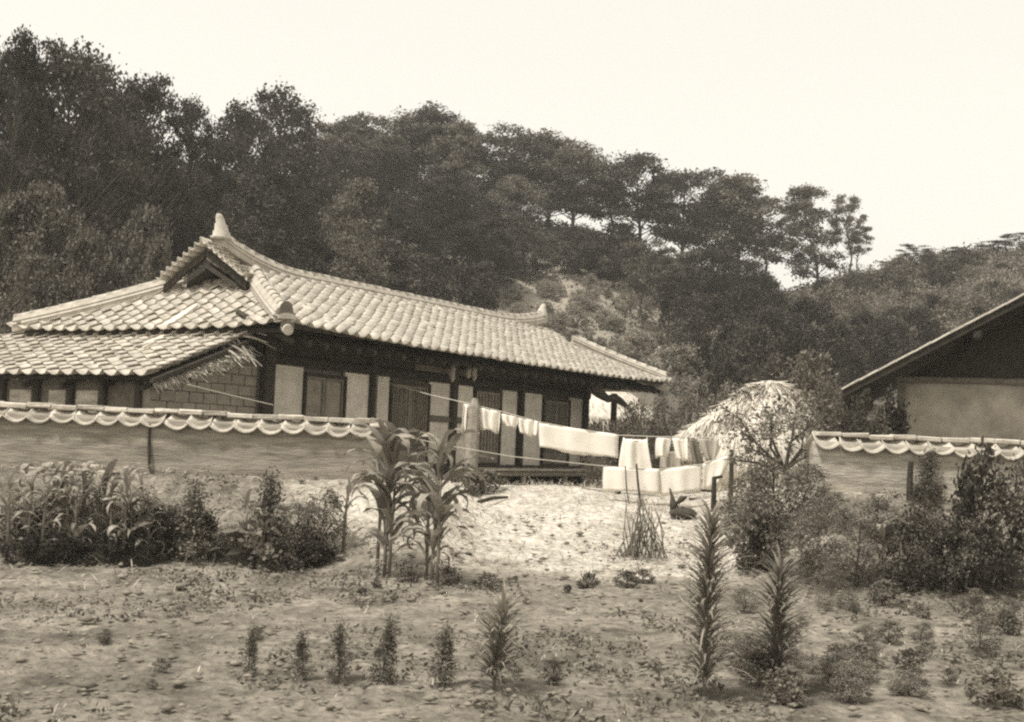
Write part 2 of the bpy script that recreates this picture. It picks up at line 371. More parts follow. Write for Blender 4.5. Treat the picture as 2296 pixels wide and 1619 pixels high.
lab_r = 'pine with layered crown on the ridge, seen against the sky'; g_r = 'pines along the ridge top'
for k, x, yt, Y, w in [('pine2', 735, 262, 80, 170), ('pine0', 800, 272, 84, 170), ('pine1', 895, 258, 86, 190), ('pine0', 978, 240, 84, 180), ('pine2', 1060, 280, 88, 170),
                       ('pine1', 1150, 292, 87, 200), ('pine0', 1235, 300, 88, 190), ('pine1', 1290, 330, 86, 180), ('pine3', 1370, 385, 88, 150), ('pine0', 1440, 352, 88, 190),
                       ('pine1', 1530, 385, 88, 180), ('pine2', 1600, 395, 89, 150), ('pine0', 1660, 398, 88, 190), ('pine3', 1712, 440, 88, 150), ('pine2', 835, 300, 78, 130), ('pine2', 1010, 262, 82, 110)]:
    put_px(k, 'pine_tree', x, yt - 4, Y, w * (1.32 if x < 1100 else 1.3), lab_r, 'tree', g_r)
put_px('pine2', 'pine_tree', 1840, 408, 86, 165, 'tall dense pine beyond the saddle, a bright gap of sky at its left', 'tree')
put_px('pine3', 'pine_tree', 1905, 430, 86, 120, 'thin open pine with bare trunk leaning over the scrub hill', 'tree')
put_px('pine3', 'pine_tree', 1925, 500, 84, 85, 'small pine at the top edge of the scrub hill', 'tree')
for x, yt, w in [(2050, 548, 110), (2150, 553, 90), (2230, 540, 110), (2290, 520, 110), (2000, 585, 80)]:
    put_px('pine3', 'pine_tree', x, yt, 88, w, 'low spreading pine on the bare skyline of the scrub hill', 'tree', 'low pines on the scrub hill')
put_px('oak1', 'broadleaf_tree', 640, 186, 62, 270, 'large dome-shaped tree standing above the house gable', 'tree')
put_px('oak0', 'broadleaf_tree', 545, 240, 58, 230, 'dark rounded tree left of the dome-shaped tree', 'tree')
put_px('open', 'broadleaf_tree', 170, 92, 40, 420, 'tall dark broadleaf tree with loose top twigs against the sky', 'tree')
put_px('open', 'broadleaf_tree', 330, 150, 44, 330, 'tall open-crowned tree with scattered leaf sprays beside the dark one', 'tree')
put_px('open', 'broadleaf_tree', 445, 215, 48, 210, 'dark tree with a small bright hole of sky in its crown', 'tree')
put_px('open', 'broadleaf_tree', 30, 60, 38, 330, 'tall dark tree at the end of the wood behind the side roof', 'tree')
put_px('oak0', 'broadleaf_tree', 250, 300, 46, 330, 'broad dark tree under the tall open-crowned tree', 'tree')
put_px('oak0', 'broadleaf_tree', 165, 130, 47, 330, 'dense dark tree close behind the tallest loose-topped tree', 'tree')
put_px('oak1', 'broadleaf_tree', 300, 215, 49, 300, 'dense dark tree close behind the open-crowned tree', 'tree')
put_px('oak0', 'broadleaf_tree', 60, 150, 46, 300, 'dense dark tree behind the end of the wood', 'tree')
put_px('oak0', 'broadleaf_tree', 100, 290, 44, 320, 'broad dark tree at the foot of the tallest tree', 'tree')
put_px('oak1', 'broadleaf_tree', 400, 350, 50, 300, 'dark broadleaf tree rising straight behind the gable horn', 'tree')
lab_m = 'dark tree in the shade of the wood below the ridge pines'; g_m = 'dark trees on the wooded slope'
for k, x, yt, Y, w in [('oak0', 560, 380, 56, 260), ('oak1', 660, 400, 58, 240), ('oak1', 690, 300, 66, 210), ('oak0', 940, 400, 72, 200), ('oak1', 1030, 400, 74, 200), ('under', 600, 520, 46, 190), ('under', 500, 480, 44, 190), ('under', 700, 520, 48, 200),
                       ('oak1', 930, 490, 62, 210), ('oak0', 1020, 500, 64, 220), ('oak1', 1100, 495, 66, 200), ('under', 960, 570, 54, 190), ('under', 1050, 590, 56, 180), ('under', 880, 560, 52, 170), ('oak0', 1180, 510, 70, 170), ('oak1', 1300, 500, 72, 190), ('oak0', 1375, 525, 72, 170), 
                       ('oak1', 850, 330, 76, 190), ('oak0', 760, 330, 74, 210), ('oak0', 480, 300, 60, 230), ('oak1', 1120, 400, 82, 210), ('oak1', 1560, 560, 74, 180), ('oak1', 1650, 580, 76, 170), ('under', 1700, 610, 74, 150), ('under', 1540, 610, 66, 130)]:
    put_px(k, 'broadleaf_tree', x, yt, Y, w, lab_m if k != 'under' else 'low dark tree filling the shade under the taller wood', 'tree', g_m if k != 'under' else 'low dark trees under the wood')
put_px('oak2', 'broadleaf_tree', 780, 400, 52, 190, 'pale leafy tree lighter than the dark wood around it', 'tree')
put_px('oak2', 'broadleaf_tree', 800, 520, 48, 170, 'pale bushy tree just above the roof ridge', 'tree')
put_px('oak2', 'broadleaf_tree', 1150, 385, 80, 170, 'paler tree between the ridge pines above the sky gaps', 'tree')
for x, yt, Y, w in [(1590, 660, 58, 160), (1660, 640, 62, 170), (1740, 690, 56, 170), (1830, 670, 60, 170), (1680, 730, 48, 170), (1790, 745, 46, 160), (1890, 720, 52, 150), (1630, 790, 42, 150), (1730, 800, 41, 150), (1960, 700, 58, 160), (2070, 690, 60, 150)]:
    put_px('under', 'broadleaf_tree', x, yt, Y, w, 'dark spreading small tree on the scrub slope behind the straw stack', 'tree', 'small trees on the scrub slope')
put_px('pine2', 'conifer', 1085, 575, 58, 70, 'small light conifer in front of the dark wood', 'tree')
for x in (1450, 1505):
    put_px('pine3', 'pine_tree', x, 530 if x == 1450 else 545, 66, 150, 'pine with a thin pale bare trunk above the clearing', 'tree', 'thin pines above the clearing')
for k, x, yt, Y, w in [('oak2', 150, 420, 33, 280), ('oak2', 290, 455, 32, 230), ('oak2', 40, 440, 33, 260), ('oak2', 370, 530, 31, 150), ('oak2', 230, 520, 31, 220), ('oak2', 110, 560, 31, 230)]:
    put_px(k, 'leafy_shrub', x, yt, Y, w, 'bushy green shrub behind the tiled side roof', 'shrub', 'shrubs behind the side roof')
n = 0
for i in range(230):                       # scrub on the open hillside, each a shrub of its own
    x = random.uniform(1060, 2330); y = random.uniform(600, 870)
    if x < 1090 or (x < 1500 and y < 640): continue
    pale = 1090 < x < 1500 and 630 < y < 840
    if x > 1900 and y < 610: continue
    b = hit(x, y)
    if b.y < 38 or b.y > 89: continue
    k = random.choice(['b_hill', 'b_hill', 'b_hill', 'b_hill2', 'b_hill3']); H = random.uniform(.7, 1.7)
    if pale: k = 'b_hill3'; H *= .55
    put(k, 'hill_shrub', b, H, H * random.uniform(1.3, 2.0), {'b_hill': 'mid-toned rounded scrub bush on the open hillside', 'b_hill2': 'dark rounded scrub bush on the open hillside', 'b_hill3': 'pale rounded scrub bush on the open hillside'}[k], 'shrub', {'b_hill': 'mid-toned scrub on the hillside', 'b_hill2': 'dark scrub on the hillside', 'b_hill3': 'pale scrub on the hillside'}[k]); n += 1
def undergrowth():
    """the unbroken cover of low scrub on the hill"""
    n = 20000; Y = 30 + 62 * np.sqrt(rng.random(n)); X = (rng.random(n) - .5) * 2 * .47 * Y
    Ys = 29 + 13 * sm(X, -12, 3); dd = np.minimum(np.hypot((X - cl.x) / 5.5, (Y - cl.y) / 11), np.hypot((X - cl2.x) / 5, (Y - cl2.y) / 9)) + fbm(X * .3, Y * .3, 3, 71) * .9
    k = (Y > Ys + 1) & ((dd > 1.0) | (rng.random(n) < .3)) & (fbm(X * .35, Y * .35, 3, 101) > -.13); X = X[k]; Y = Y[k]; n = len(X); m = 15
    s = rng.uniform(.25, .6, n)
    P = np.repeat(np.stack([X, Y, gh(X, Y) + s * .4], -1), m, 0) + rng.normal(size=(n * m, 3)) * np.repeat(s, m)[:, None] * np.array([.6, .6, .45])
    return mesh_np('undergrowth', *leaf_quads(P, .19, .55, .4), 'leaf_hill')
tag(link('undergrowth', undergrowth()), 'dense low scrub covering the hillside', 'undergrowth', kind='stuff')

# ------------------------------------------------------------------ the tiled house
TH = 0.5293; CX, CY = -3.4463, 19.5086; LEN, ZE = 14.59, 3.25
house = thing('tile_roofed_house', (CX, CY, 0), 'long low house with pale wavy tile roof, horned ridge and white plaster panels', 'house', None, math.pi / 2 - TH)
dH = Vector((math.sin(TH), math.cos(TH), 0)); nH = Vector((-math.cos(TH), math.sin(TH), 0)); oH = Vector((CX, CY, 0))
def on_t(x, y, t):
    """picture point on the vertical plane t of the house -> (s, z)"""
    d = ray(x, y); o = Vector((0, 0, EYE)); k = ((oH - o).dot(nH) + t) / d.dot(nH); p = o + d * k
    return (p - oH).dot(dH), p.z
def on_s(x, y, s):
    d = ray(x, y); o = Vector((0, 0, EYE)); k = ((oH - o).dot(dH) + s) / d.dot(dH); p = o + d * k
    return (p - oH).dot(nH), p.z
def zf(t, s=7): # front slope, slightly hollow, its eave lifted a little at the corners
    u = t / 2.8; e = .10 * (abs(s - LEN / 2) / (LEN / 2)) ** 4 * max(0, 1 - u * 1.5)
    return ZE + 1.30 * (.84 * u + .16 * u * u) + e
def ze(s, t=3):
    u = s / 1.56; e = .10 * (abs(t - 3.1) / 3.1) ** 4 * max(0, 1 - u * 1.5); return ZE + .95 * (.86 * u + .14 * u * u) + e
def tile_arrays(p=.305, l=.27, th=.02, lift=.038):
    u = np.array([0, .1, .25, .45, .65, .8, .9, 1.0]); h = np.array([.022, .002, -.030, -.042, -.030, .006, .040, .048]); n = len(u)
    V = []
    for y, dz in ((0, lift), (l, 0)):
        for k in (0, 1):
            for i in range(n): V.append((u[i] * p - p / 2, y, h[i] + dz - k * th))
    F = [(i, i + 1, 2 * n + i + 1, 2 * n + i) for i in range(n - 1)] + [(n + i, n + i + 1, i + 1, i) for i in range(n - 1)] + [(n - 1, 2 * n - 1, 4 * n - 1, 3 * n - 1), (n, 0, 2 * n, 3 * n)]
    F += [(3 * n + i, 3 * n + i + 1, n + i + 1, n + i) for i in range(0, n - 1)]
    return np.array(V), np.array(F)
TV, TF = tile_arrays()
tile_me = mesh_np('tile', TV, TF, 'tile', True)
def frame(o, a, b):
    a = np.array(a, float); a /= np.linalg.norm(a); b = np.array(b, float); b -= a * a.dot(b); b /= np.linalg.norm(b); n = np.cross(a, b)
    m = np.eye(4); m[:3, 0] = a; m[:3, 1] = b; m[:3, 2] = n; m[:3, 3] = o; return m
def jit(m, r=random):
    q = Matrix.Rotation(r.gauss(0, .014), 4, 'Z') @ Matrix.Rotation(r.gauss(0, .012), 4, 'X') @ Matrix.Rotation(r.gauss(0, .02), 4, 'Y')
    t = np.eye(4); t[:3, 3] = (r.gauss(0, .006), r.gauss(0, .010), r.gauss(0, .004)); return m @ t @ np.array(q)
EXPO, PT = .205, .30
front, end_, side = [], [], []
row_l = math.hypot(2.8, 1.3)
for j in range(15):
    t = j * EXPO * 2.8 / row_l
    for i in range(int(LEN / PT) + 1):
        s = .1 + i * PT
        if t > s * 2.05 / 1.56 - .05 and t < 2.05: continue
        if t > (LEN - s) * 2.05 / 1.56 - .05 and t < 2.05: continue
        if t >= 2.05 and (s < 1.12 or s > LEN - 1.5): continue
        z0, z1 = zf(t, s), zf(t + .2, s); front.append((t, s, jit(frame((s, t - .04, z0 + .035), (1, (0), 0), (0, .2, z1 - z0)))))
for j in range(9):
    s = j * EXPO * 1.56 / math.hypot(1.56, .95)
    for i in range(21):
        t = .1 + i * PT
        if s > t * 1.56 / 2.05 - .02 or s > (6.2 - t) * 1.56 / 2.65: continue
        z0, z1 = ze(s, t), ze(s + .2, t); end_.append((s, t, jit(frame((s - .04, t, z0 + .035), (0, -1, 0), (.2, 0, z1 - z0)))))
# lean-to roof under the end eave: from s=+.2 down to s=-1.84
LS0, LS1, LZ0, LZ1, LT0, LT1 = -1.84, .35, 2.40, 3.22, .85, 6.9
def zl(s): u = (s - LS0) / (LS1 - LS0); return LZ0 + (LZ1 - LZ0) * (.94 * u + .06 * u * u)
for j in range(11):
    s = LS0 + j * EXPO * .95
    if s > LS1 - .1: break
    for i in range(20):
        t = LT0 + .16 + i * PT
        z0, z1 = zl(s), zl(s + .2); side.append((s, t, jit(frame((s - .03, t, z0 + .035), (0, -1, 0), (.2, 0, z1 - z0)))))
def slab(pts_top, th, m, name, parent):
    n = len(pts_top); V = list(pts_top) + [(x, y, z - th) for x, y, z in pts_top]
    F = [tuple(range(n)), tuple(range(2 * n - 1, n - 1, -1))] + [(i, n + i, n + (i + 1) % n, (i + 1) % n) for i in range(n)]
    return MB().add(V, F).build(name, m, parent)
def strip_slab(rows, th, m, name, parent):
    """rows of left/right points, swept to a closed slab"""
    V = []; F = []
    for a, b in rows: V += [a, b, (a[0], a[1], a[2] - th), (b[0], b[1], b[2] - th)]
    for i in range(len(rows) - 1):
        k = 4 * i; F += [(k, k + 1, k + 5, k + 4), (k + 2, k + 6, k + 7, k + 3), (k, k + 4, k + 6, k + 2), (k + 1, k + 3, k + 7, k + 5)]
    k = 4 * (len(rows) - 1); F += [(0, 2, 3, 1), (k, k + 1, k + 3, k + 2)]
    return MB().add(V, F).build(name, m, parent)
rows = []
for t in np.linspace(.12, 2.8, 12):
    a = min(t * 1.56 / 2.05, 1.56) if t < 2.05 else 1.14
    rows.append(((a, t, zf(t, a) - .03), (LEN - a, t, zf(t, a) - .03)))
roof = strip_slab(rows, .07, 'wood_dark', 'roof', house)
rows = [((min((5.6 - t) * 1.56 / 2.05, 1.56) if t > 3.55 else 1.14, t, zf(5.6 - t) - .03), (LEN - 1.5, t, zf(5.6 - t) - .03)) for t in np.linspace(2.8, 5.6, 8)]
strip_slab(rows, .11, 'wood_dark', 'rear_roof_slope', house)
rows = [((s, s * 2.05 / 1.56, ze(s) - .03), (s, 6.2 - s * 2.65 / 1.56, ze(s) - .03)) for s in np.linspace(.12, 1.56, 8)]
end_roof = strip_slab(rows, .07, 'wood_dark', 'end_roof_slope', house)
rows = [((LEN - s, s * 2.05 / 1.56, ze(s) - .03), (LEN - s, 5.6 - s * 2.05 / 1.56, ze(s) - .03)) for s in np.linspace(0, 1.56, 8)]
strip_slab(rows, .11, 'tile_ridge', 'far_end_roof_slope', house)
rows = [((s, LT0, zl(s) - .03), (s, LT1, zl(s) - .03)) for s in np.linspace(LS0 + .12, LS1, 6)]
side_roof = strip_slab(rows, .06, 'wood_dark', 'side_roof', house)
# tiles: the nearest are objects of their own, the rest one joined part
front.sort(key=lambda q: q[1] + q[0] * .9)
single = front[:70]; rest = front[70:]
def put_tiles(lst, parent):
    for q in lst:
        o = link('tile', tile_me, parent); o.matrix_local = Matrix(q[2].tolist())
put_tiles(single, roof)
e_single = end_[:115]; put_tiles(e_single, end_roof); rest = rest + end_[115:]
s_single = sorted(side, key=lambda q: q[1])[:115]; s_rest = sorted(side, key=lambda q: q[1])[115:]
put_tiles(s_single, side_roof)
def join_tiles(lst, parent):
    V = []; n = len(TV); H = np.c_[TV, np.ones(n)]
    for q in lst: V.append((H @ q[2].T)[:, :3])
    F = np.concatenate([TF + k * n for k in range(len(lst))])
    o = link('tile_field', mesh_np('tile_field', np.concatenate(V), F, 'tile', True), parent); o['kind'] = 'stuff'
join_tiles(rest, roof); join_tiles(s_rest, side_roof)

# ridges: a mortared stack with half-round cover tiles along its top
def cover_tile(l=.30, r=.085):
    b = MB(); V = []; F = []; n = 7
    for y, rr in ((0, r * 1.06), (l * .12, r * 1.06), (l * .12, r), (l, r * .9)):
        for k in range(n):
            a = math.pi * k / (n - 1); V.append((math.cos(a) * rr, y, math.sin(a) * rr))
    for i in range(3):
        for k in range(n - 1): F.append((i * n + k, i * n + k + 1, (i + 1) * n + k + 1, (i + 1) * n + k))
    F.append(tuple(range(n))); F.append(tuple(range(4 * n - 1, 3 * n - 1, -1)))
    return b.add(V, F).mesh('ridge_tile', 'tile_ridge', True)
cover_me = cover_tile()
def ridge(path, name, parent, w=.11, h=.2, step=.27, mt='tile_ridge'):
    path = [Vector(p) for p in path]; V = []; F = []; n = len(path)
    for i, p in enumerate(path):
        d = (path[min(i + 1, n - 1)] - path[max(i - 1, 0)]); dd = Vector((d.x, d.y, 0)).normalized(); q = Vector((-dd.y, dd.x, 0))
        for a, z in ((-w, -.05), (-w, h * .3), (-w * 1.15, h * .33), (-w * .85, h * .62), (-w * 1.0, h * .65), (-w * .7, h), (w * .7, h), (w * 1.0, h * .65), (w * .85, h * .62), (w * 1.15, h * .33), (w, h * .3), (w, -.05)):
            V.append(p + q * a + Vector((0, 0, z)))
    for i in range(n - 1):
        for k in range(12): F.append((i * 12 + k, i * 12 + (k + 1) % 12, i * 12 + 12 + (k + 1) % 12, i * 12 + 12 + k))
    F.append(tuple(range(12))); F.append(tuple(range(n * 12 - 1, n * 12 - 13, -1)))
    o = MB().add(V, F).build(name, mt, parent)
    # cover tiles
    L = [0]
    for a, b in zip(path, path[1:]): L.append(L[-1] + (b - a).length)
    k = 0.0
    while k < L[-1] - .1:
        i = max(j for j in range(n - 1) if L[j] <= k); u = (k - L[i]) / (L[i + 1] - L[i]); p = path[i].lerp(path[i + 1], u) + Vector((0, 0, h - .02)); d = path[i + 1] - path[i]
        b = np.array(d); a = np.cross(b, (0, 0, 1)); m = frame(p, a, b); t = link('ridge_tile', cover_me, o); t.matrix_local = Matrix(jit(m).tolist()); k += step
    return o
def zr(s): # main ridge: sags in the middle, sweeps up to a horn at both ends
    e = s - 1.45; f_ = LEN - 1.5 - s
    return 4.50 + .40 * max(0, 1 - e / 2.2) ** 2 + .30 * max(0, 1 - f_ / 2.6) ** 2.2
ridge([(s, 2.8, zr(s)) for s in np.concatenate([np.linspace(1.45, 4, 9), np.linspace(4.6, 10.4, 8), np.linspace(10.8, LEN - 1.5, 9)])], 'main_ridge', roof, .12, .2, .28)
def horn(s, h, sgn, name):
    b = MB(); V = []; F = []; prof = [(0, .14, .24), (.10, .15, .24), (.14, .12, .19), (.3, .13, .18), (.36, .10, .15), (.6, .095, .13), (.64, .075, .10), (.85, .07, .085), (1.0, .04, .045)]
    for u, a, c in prof:
        z = zr(s) + .1 + u * h; off = sgn * .10 * u * u
        for k in range(8):
            q = k * math.pi / 4 + .39; V.append((s + off + math.cos(q) * c, 2.8 + math.sin(q) * a, z))
    for i in range(len(prof) - 1):
        for k in range(8): F.append((i * 8 + k, i * 8 + (k + 1) % 8, i * 8 + 8 + (k + 1) % 8, i * 8 + 8 + k))
    F.append(tuple(range(7, -1, -1))); F.append(tuple(range(len(V) - 8, len(V))))
    b.add(V, F).build(name, 'tile_ridge', roof, True)
horn(1.5, .44, -1, 'ridge_horn'); horn(LEN - 1.62, .34, 1, 'ridge_horn')
def hip(a, b, n=9, lift=.0):
    return [(a[0] + (b[0] - a[0]) * u, a[1] + (b[1] - a[1]) * u, a[2] + (b[2] - a[2]) * (.86 * u + .14 * u * u) + lift) for u in np.linspace(0, 1, n)]
ridge(hip((.06, .08, 3.40), (1.5, 1.97, 4.25)), 'hip_ridge', roof, .15, .18, .26)
ridge(hip((.02, 6.15, 3.32), (1.5, 3.6, 4.2)), 'hip_ridge', roof, .12, .2, .28)
ridge(hip((LEN - .06, .08, 3.40), (LEN - 1.5, 1.97, 4.25)), 'hip_ridge', roof, .13, .16, .27)
# the blunt end of the near hip: two arched end plates, shade put into their colour, and a round end tile
def arch(w, h, y0, y1, z0, mt, name, s=0.0, t=0.0):
    n = 9; V = []; F = []
    for y in (y0, y1):
        for k in range(n):
            a = math.pi * k / (n - 1); V.append((math.cos(a) * w, y, z0 + h * math.sin(a) ** .7))
    F = [tuple(range(n)), tuple(range(2 * n - 1, n - 1, -1))] + [(k, n + k, n + (k + 1) % n, (k + 1) % n) for k in range(n)]
    o = MB().add(V, F).build(name, mt, roof); o.location = (s, t, 0); o.rotation_euler = (0, 0, R(52 - 90)); return o
arch(.11, .24, -.06, 0, 3.44, 'tile_shade', 'ridge_end_plate', .02, .03)
arch(.13, .09, -.14, -.06, 3.40, 'tile_ridge', 'ridge_end_lip', .02, .03)
arch(.10, .09, -.17, -.10, 3.27, 'tile_shade', 'ridge_end_plate', .0, .0)
disc = MB().tube([(0, -.22, 3.22), (0, -.05, 3.26)], .08, 14).build('round_end_tile', 'tile', roof, loc=(0, 0, 0)); disc.rotation_euler = (0, 0, R(52 - 90))
# gable: recessed plaster triangle with two round holes, dark barge boards, verge tiles
g = MB(); g.add([(1.86, 1.90, 4.12), (1.86, 3.70, 4.12), (1.86, 2.8, 4.62), (1.98, 1.90, 4.12), (1.98, 3.70, 4.12), (1.98, 2.8, 4.62)], [(0, 2, 1), (3, 4, 5), (0, 1, 4, 3), (1, 2, 5, 4), (2, 0, 3, 5)])
gp = g.build('gable_panel', 'earth', house)
for t_, z_ in ((2.42, 4.33), (2.62, 4.34), (2.52, 4.47)):
    MB().tube([(1.842, t_, z_), (1.865, t_, z_)], .05, 10).build('vent_hole', 'wood_dark', gp)
for sg in (-1, 1):
    b = MB(); pts = [(2.8 + sg * .02, 4.78), (2.8 + sg * .50, 4.50), (2.8 + sg * .95, 4.20)]
    V = []
    for t_, z_ in pts:
        for s_, dz in ((1.13, 0), (1.19, 0), (1.19, -.13), (1.13, -.13)): V.append((s_, t_, z_ + dz - .03))
    F = [(i * 4 + k, i * 4 + (k + 1) % 4, i * 4 + 4 + (k + 1) % 4, i * 4 + 4 + k) for i in range(2) for k in range(4)] + [(0, 3, 2, 1), (8, 9, 10, 11)]
    b.add(V, F).build('barge_board', 'wood_dark', house)
    for k in range(8):
        u = k / 7.6; t_ = 2.8 + sg * (.06 + .95 * u); z_ = 4.80 - .60 * u + .05 * u * (1 - u) * -1
        o = link('verge_tile', tile_me, roof); o.matrix_local = Matrix((frame((1.02, t_, z_ + .05), (0, -1, .58 * sg), (1, 0, .10)) @ np.diag([.55, .9, 1, 1])).tolist())
gb = ridge([(1.50, 2.0 + (3.6 - 2.0) * u, 4.18) for u in np.linspace(0, 1, 6)], 'gable_sill', end_roof, .06, .07, .3)
# mortar strip running down both end roofs
t_m, _ = on_s(360, 730, -.1)
for (s0, s1, zz, w_) in ((.02, .75, ze, .10), (-.62, .02, zl, .09)):
    strip_slab([((s, t_m - w_ + (s * .18), zz(max(s, 0) if zz is ze else s) + .10), (s, t_m + w_ + (s * .18), zz(max(s, 0) if zz is ze else s) + .10)) for s in np.linspace(s0, s1, 5)], .08, 'plaster', 'mortar_strip', end_roof if zz is ze else side_roof)

# ---- walls of the house
WT = 1.0
def facade(name, x0, x1, z0, z1, dt, m, th=.06, y=900, parent=None):
    s0, _ = on_t(x0, y, WT); s1, _ = on_t(x1, y, WT)
    return MB().rbox((s0, WT + dt, z0), (s1, WT + dt + th, z1), .002, int(x0)).build(name, m, parent or house)
ZP0, ZP1 = 1.22, 2.80
sE0, _ = on_t(590, 850, WT); sE1, _ = on_t(1318, 960, WT)
MB().box((sE0 + .02, WT + .14, .5), (sE1, 5.0, 3.2)).build('core_wall', 'earth', house)
for x0, x1 in [(611, 682), (776, 830), (841, 876), (966, 1012), (1023, 1064), (1127, 1164), (1173, 1219), (1281, 1310)]:
    facade('plaster_panel', x0, x1, ZP0, ZP1, .04, 'plaster')
for x0, x1 in [(588, 611), (830, 841), (1012, 1023), (1164, 1173), (1310, 1318)]:
    facade('post', x0, x1, .75, 3.3, -.06, 'wood_dark', .14)
facade('post', 833.5, 838, 1.2, 2.8, -.075, 'wood', .02)
MB().rbox((sE0 - .2, WT - .02, ZP1), (sE1 + .1, WT + .12, ZP1 + .16), .003).build('lintel_beam', 'wood_dark', house)
MB().rbox((sE0 - .1, WT + .05, ZP1 + .16), (sE1, WT + .13, 3.28), .003).build('upper_wall', 'wood_dark', house)  # dark colour carries the shade under the eave
MB().rbox((sE0 - .3, WT - .09, 3.1), (sE1 + 1.6, WT + .1, 3.28), .003).build('eave_beam', 'wood_dark', house)
MB().rbox((sE0, WT - .03, 1.02), (sE1, WT + .10, ZP0), .003).build('sill_beam', 'wood_dark', house)
s0, _ = on_t(962, 940, WT); s1, _ = on_t(1046, 940, WT); _, zz = on_t(1000, 941, WT)
MB().rbox((s0, WT - .01, zz - .05), (s1, WT + .055, zz + .06), .002).build('rail', 'wood', house)
s0, _ = on_t(930, 848, WT); s1, _ = on_t(1062, 848, WT)
MB().rbox((s0, WT - .0, ZP1 + .18), (s1, WT + .06, ZP1 + .30), .002).build('upper_plaster_strip', 'wood', house)
def door(x0, x1, z0, z1, leaves, name, lattice=True):
    s0, _ = on_t(x0, 920, WT); s1, _ = on_t(x1, 920, WT)
    f = MB()
    f.box((s0, WT + .0, z0), (s0 + .05, WT + .11, z1)); f.box((s1 - .05, WT + .0, z0), (s1, WT + .11, z1)); f.box((s0 + .05, WT + .002, z1 - .06), (s1 - .05, WT + .108, z1)); f.box((s0 + .05, WT + .002, z0), (s1 - .05, WT + .108, z0 + .06))
    d = f.build(name, 'wood_dark', house); w = (s1 - s0 - .1) / leaves
    for k in range(leaves):
        a = s0 + .05 + k * w
        MB().box((a + .012, WT + .065, z0 + .065), (a + w - .012, WT + .075, z1 - .065)).build('paper_sheet', 'paper', d)
        lt = MB(); lt.box((a + .006, WT + .03, z0 + .061), (a + .05, WT + .062, z1 - .061)); lt.box((a + w - .05, WT + .03, z0 + .061), (a + w - .006, WT + .062, z1 - .061))
        lt.box((a + .05, WT + .03, z0 + .061), (a + w - .05, WT + .062, z0 + .3)); lt.box((a + .05, WT + .03, z1 - .11), (a + w - .05, WT + .062, z1 - .061))
        lt.build('door_leaf', 'door', d)
        if lattice:
            for q in range(1, 7):
                xx = a + .05 + (w - .1) * q / 7; MB().box((xx - .006, WT + .035, z0 + .3), (xx + .006, WT + .06, z1 - .11)).build('lattice_bar', 'door', d)
            for q in range(1, 8):
                zz = z0 + .3 + (z1 - z0 - .41) * q / 8; MB().box((a + .05, WT + .040, zz - .006), (a + w - .05, WT + .058, zz + .006)).build('lattice_bar', 'door', d)
    return d
door(682, 776, 1.45, 2.72, 2, 'window', False); door(877, 965, 1.16, 2.74, 2, 'lattice_door'); door(1065, 1126, 1.20, 2.78, 1, 'lattice_door'); door(1220, 1280, 1.20, 2.74, 2, 'lattice_door')
for i in range(34):     # rafters under the front eave
    s = .25 + i * (LEN - .5) / 33
    MB().tube([(s, .06, zf(.06) - .20), (s, 1.2, zf(1.2) - .20)], .05, 6).build('rafter', 'wood_dark', roof)
# porch: boards on posts in front of the right half
sP0, _ = on_t(1072, 1058, .35); sP1, _ = on_t(1392, 1052, .35)
pf = MB().rbox((sP0, .30, 1.02), (sP1, .42, 1.13), .004).build('porch_beam', 'wood_pale', house)
nb = 14
for k in range(nb):
    a = sP0 + (sP1 - sP0) * k / nb; MB().rbox((a + .006, .20, 1.13), (a + (sP1 - sP0) / nb - .006, WT - .06, 1.17 + random.uniform(-.006, .006)), .002, k).build('porch_board', 'wood_pale', house)
for x in (1170, 1263, 1311, 1376):
    s, _ = on_t(x, 1075, .4); MB().tube([(s, .38, .55), (s + .01, .37, 1.02)], [.07, .06], 8).build('porch_leg', 'wood_pale', house)
MB().rbox((sE0, WT - .05, .4), (sE1 + .1, WT + .1, 1.02), .01).build('foundation', 'wood_dark', house)
for x, tt, z1 in ((1376, .35, 2.95),):
    s, _ = on_t(x, 930, tt); MB().tube([(s, tt, .6), (s, tt, z1)], [.085, .075], 8).build('porch_post', 'wood_dark', house)
    pts = [(s - 1.25, tt, 3.05), (s - .75, tt, 2.90), (s - .35, tt, 2.80), (s, tt, 2.86), (s + .35, tt, 2.78), (s + .75, tt, 2.66)]
    MB().tube(pts, [.13, .12, .085, .10, .085, .05], 8).build('curved_brace', 'wood_dark', house)
# lean-to below the side roof: mud-brick flank, rear posts and panels, broken thatch and laths at the open verge
tB = 1.12; b0 = -1.55; b1 = sE0 - .02
core = MB().add([(b0, tB + .02, .4), (b1, tB + .02, .4), (b1, tB + .02, 2.95), (.25, tB + .02, zl(.25) - .16), (b0, tB + .02, zl(b0) - .16), (b0, tB + .2, .4), (b1, tB + .2, .4), (b1, tB + .2, 2.95), (.25, tB + .2, zl(.25) - .16), (b0, tB + .2, zl(b0) - .16)], [(0, 1, 2, 3, 4), (9, 8, 7, 6, 5), (0, 5, 6, 1), (1, 6, 7, 2), (2, 7, 8, 3), (3, 8, 9, 4), (4, 9, 5, 0)]).build('flank_wall', 'earth', house)
nr = 9
for rI in range(nr):
    z0 = 1.25 + rI * .165; k = 0; s = b0 + (.0 if rI % 2 else .15) - .15
    while s < b1:
        a, c = max(s, b0), min(s + .30, b1)
        if c - a > .06 and z0 + .165 < zl(min(a, .3)) - .14: MB().rbox((a + .008, tB - .012 + random.uniform(-.006, .006), z0 + .007), (c - .008, tB + .03, z0 + .158), .004, rI * 31 + k).build('brick', 'earth', core)
        s += .30; k += 1
lw = MB().box((b0 + .03, tB + .21, .4), (b0 + .15, 6.6, 2.35)).build('side_wall', 'wood', house)
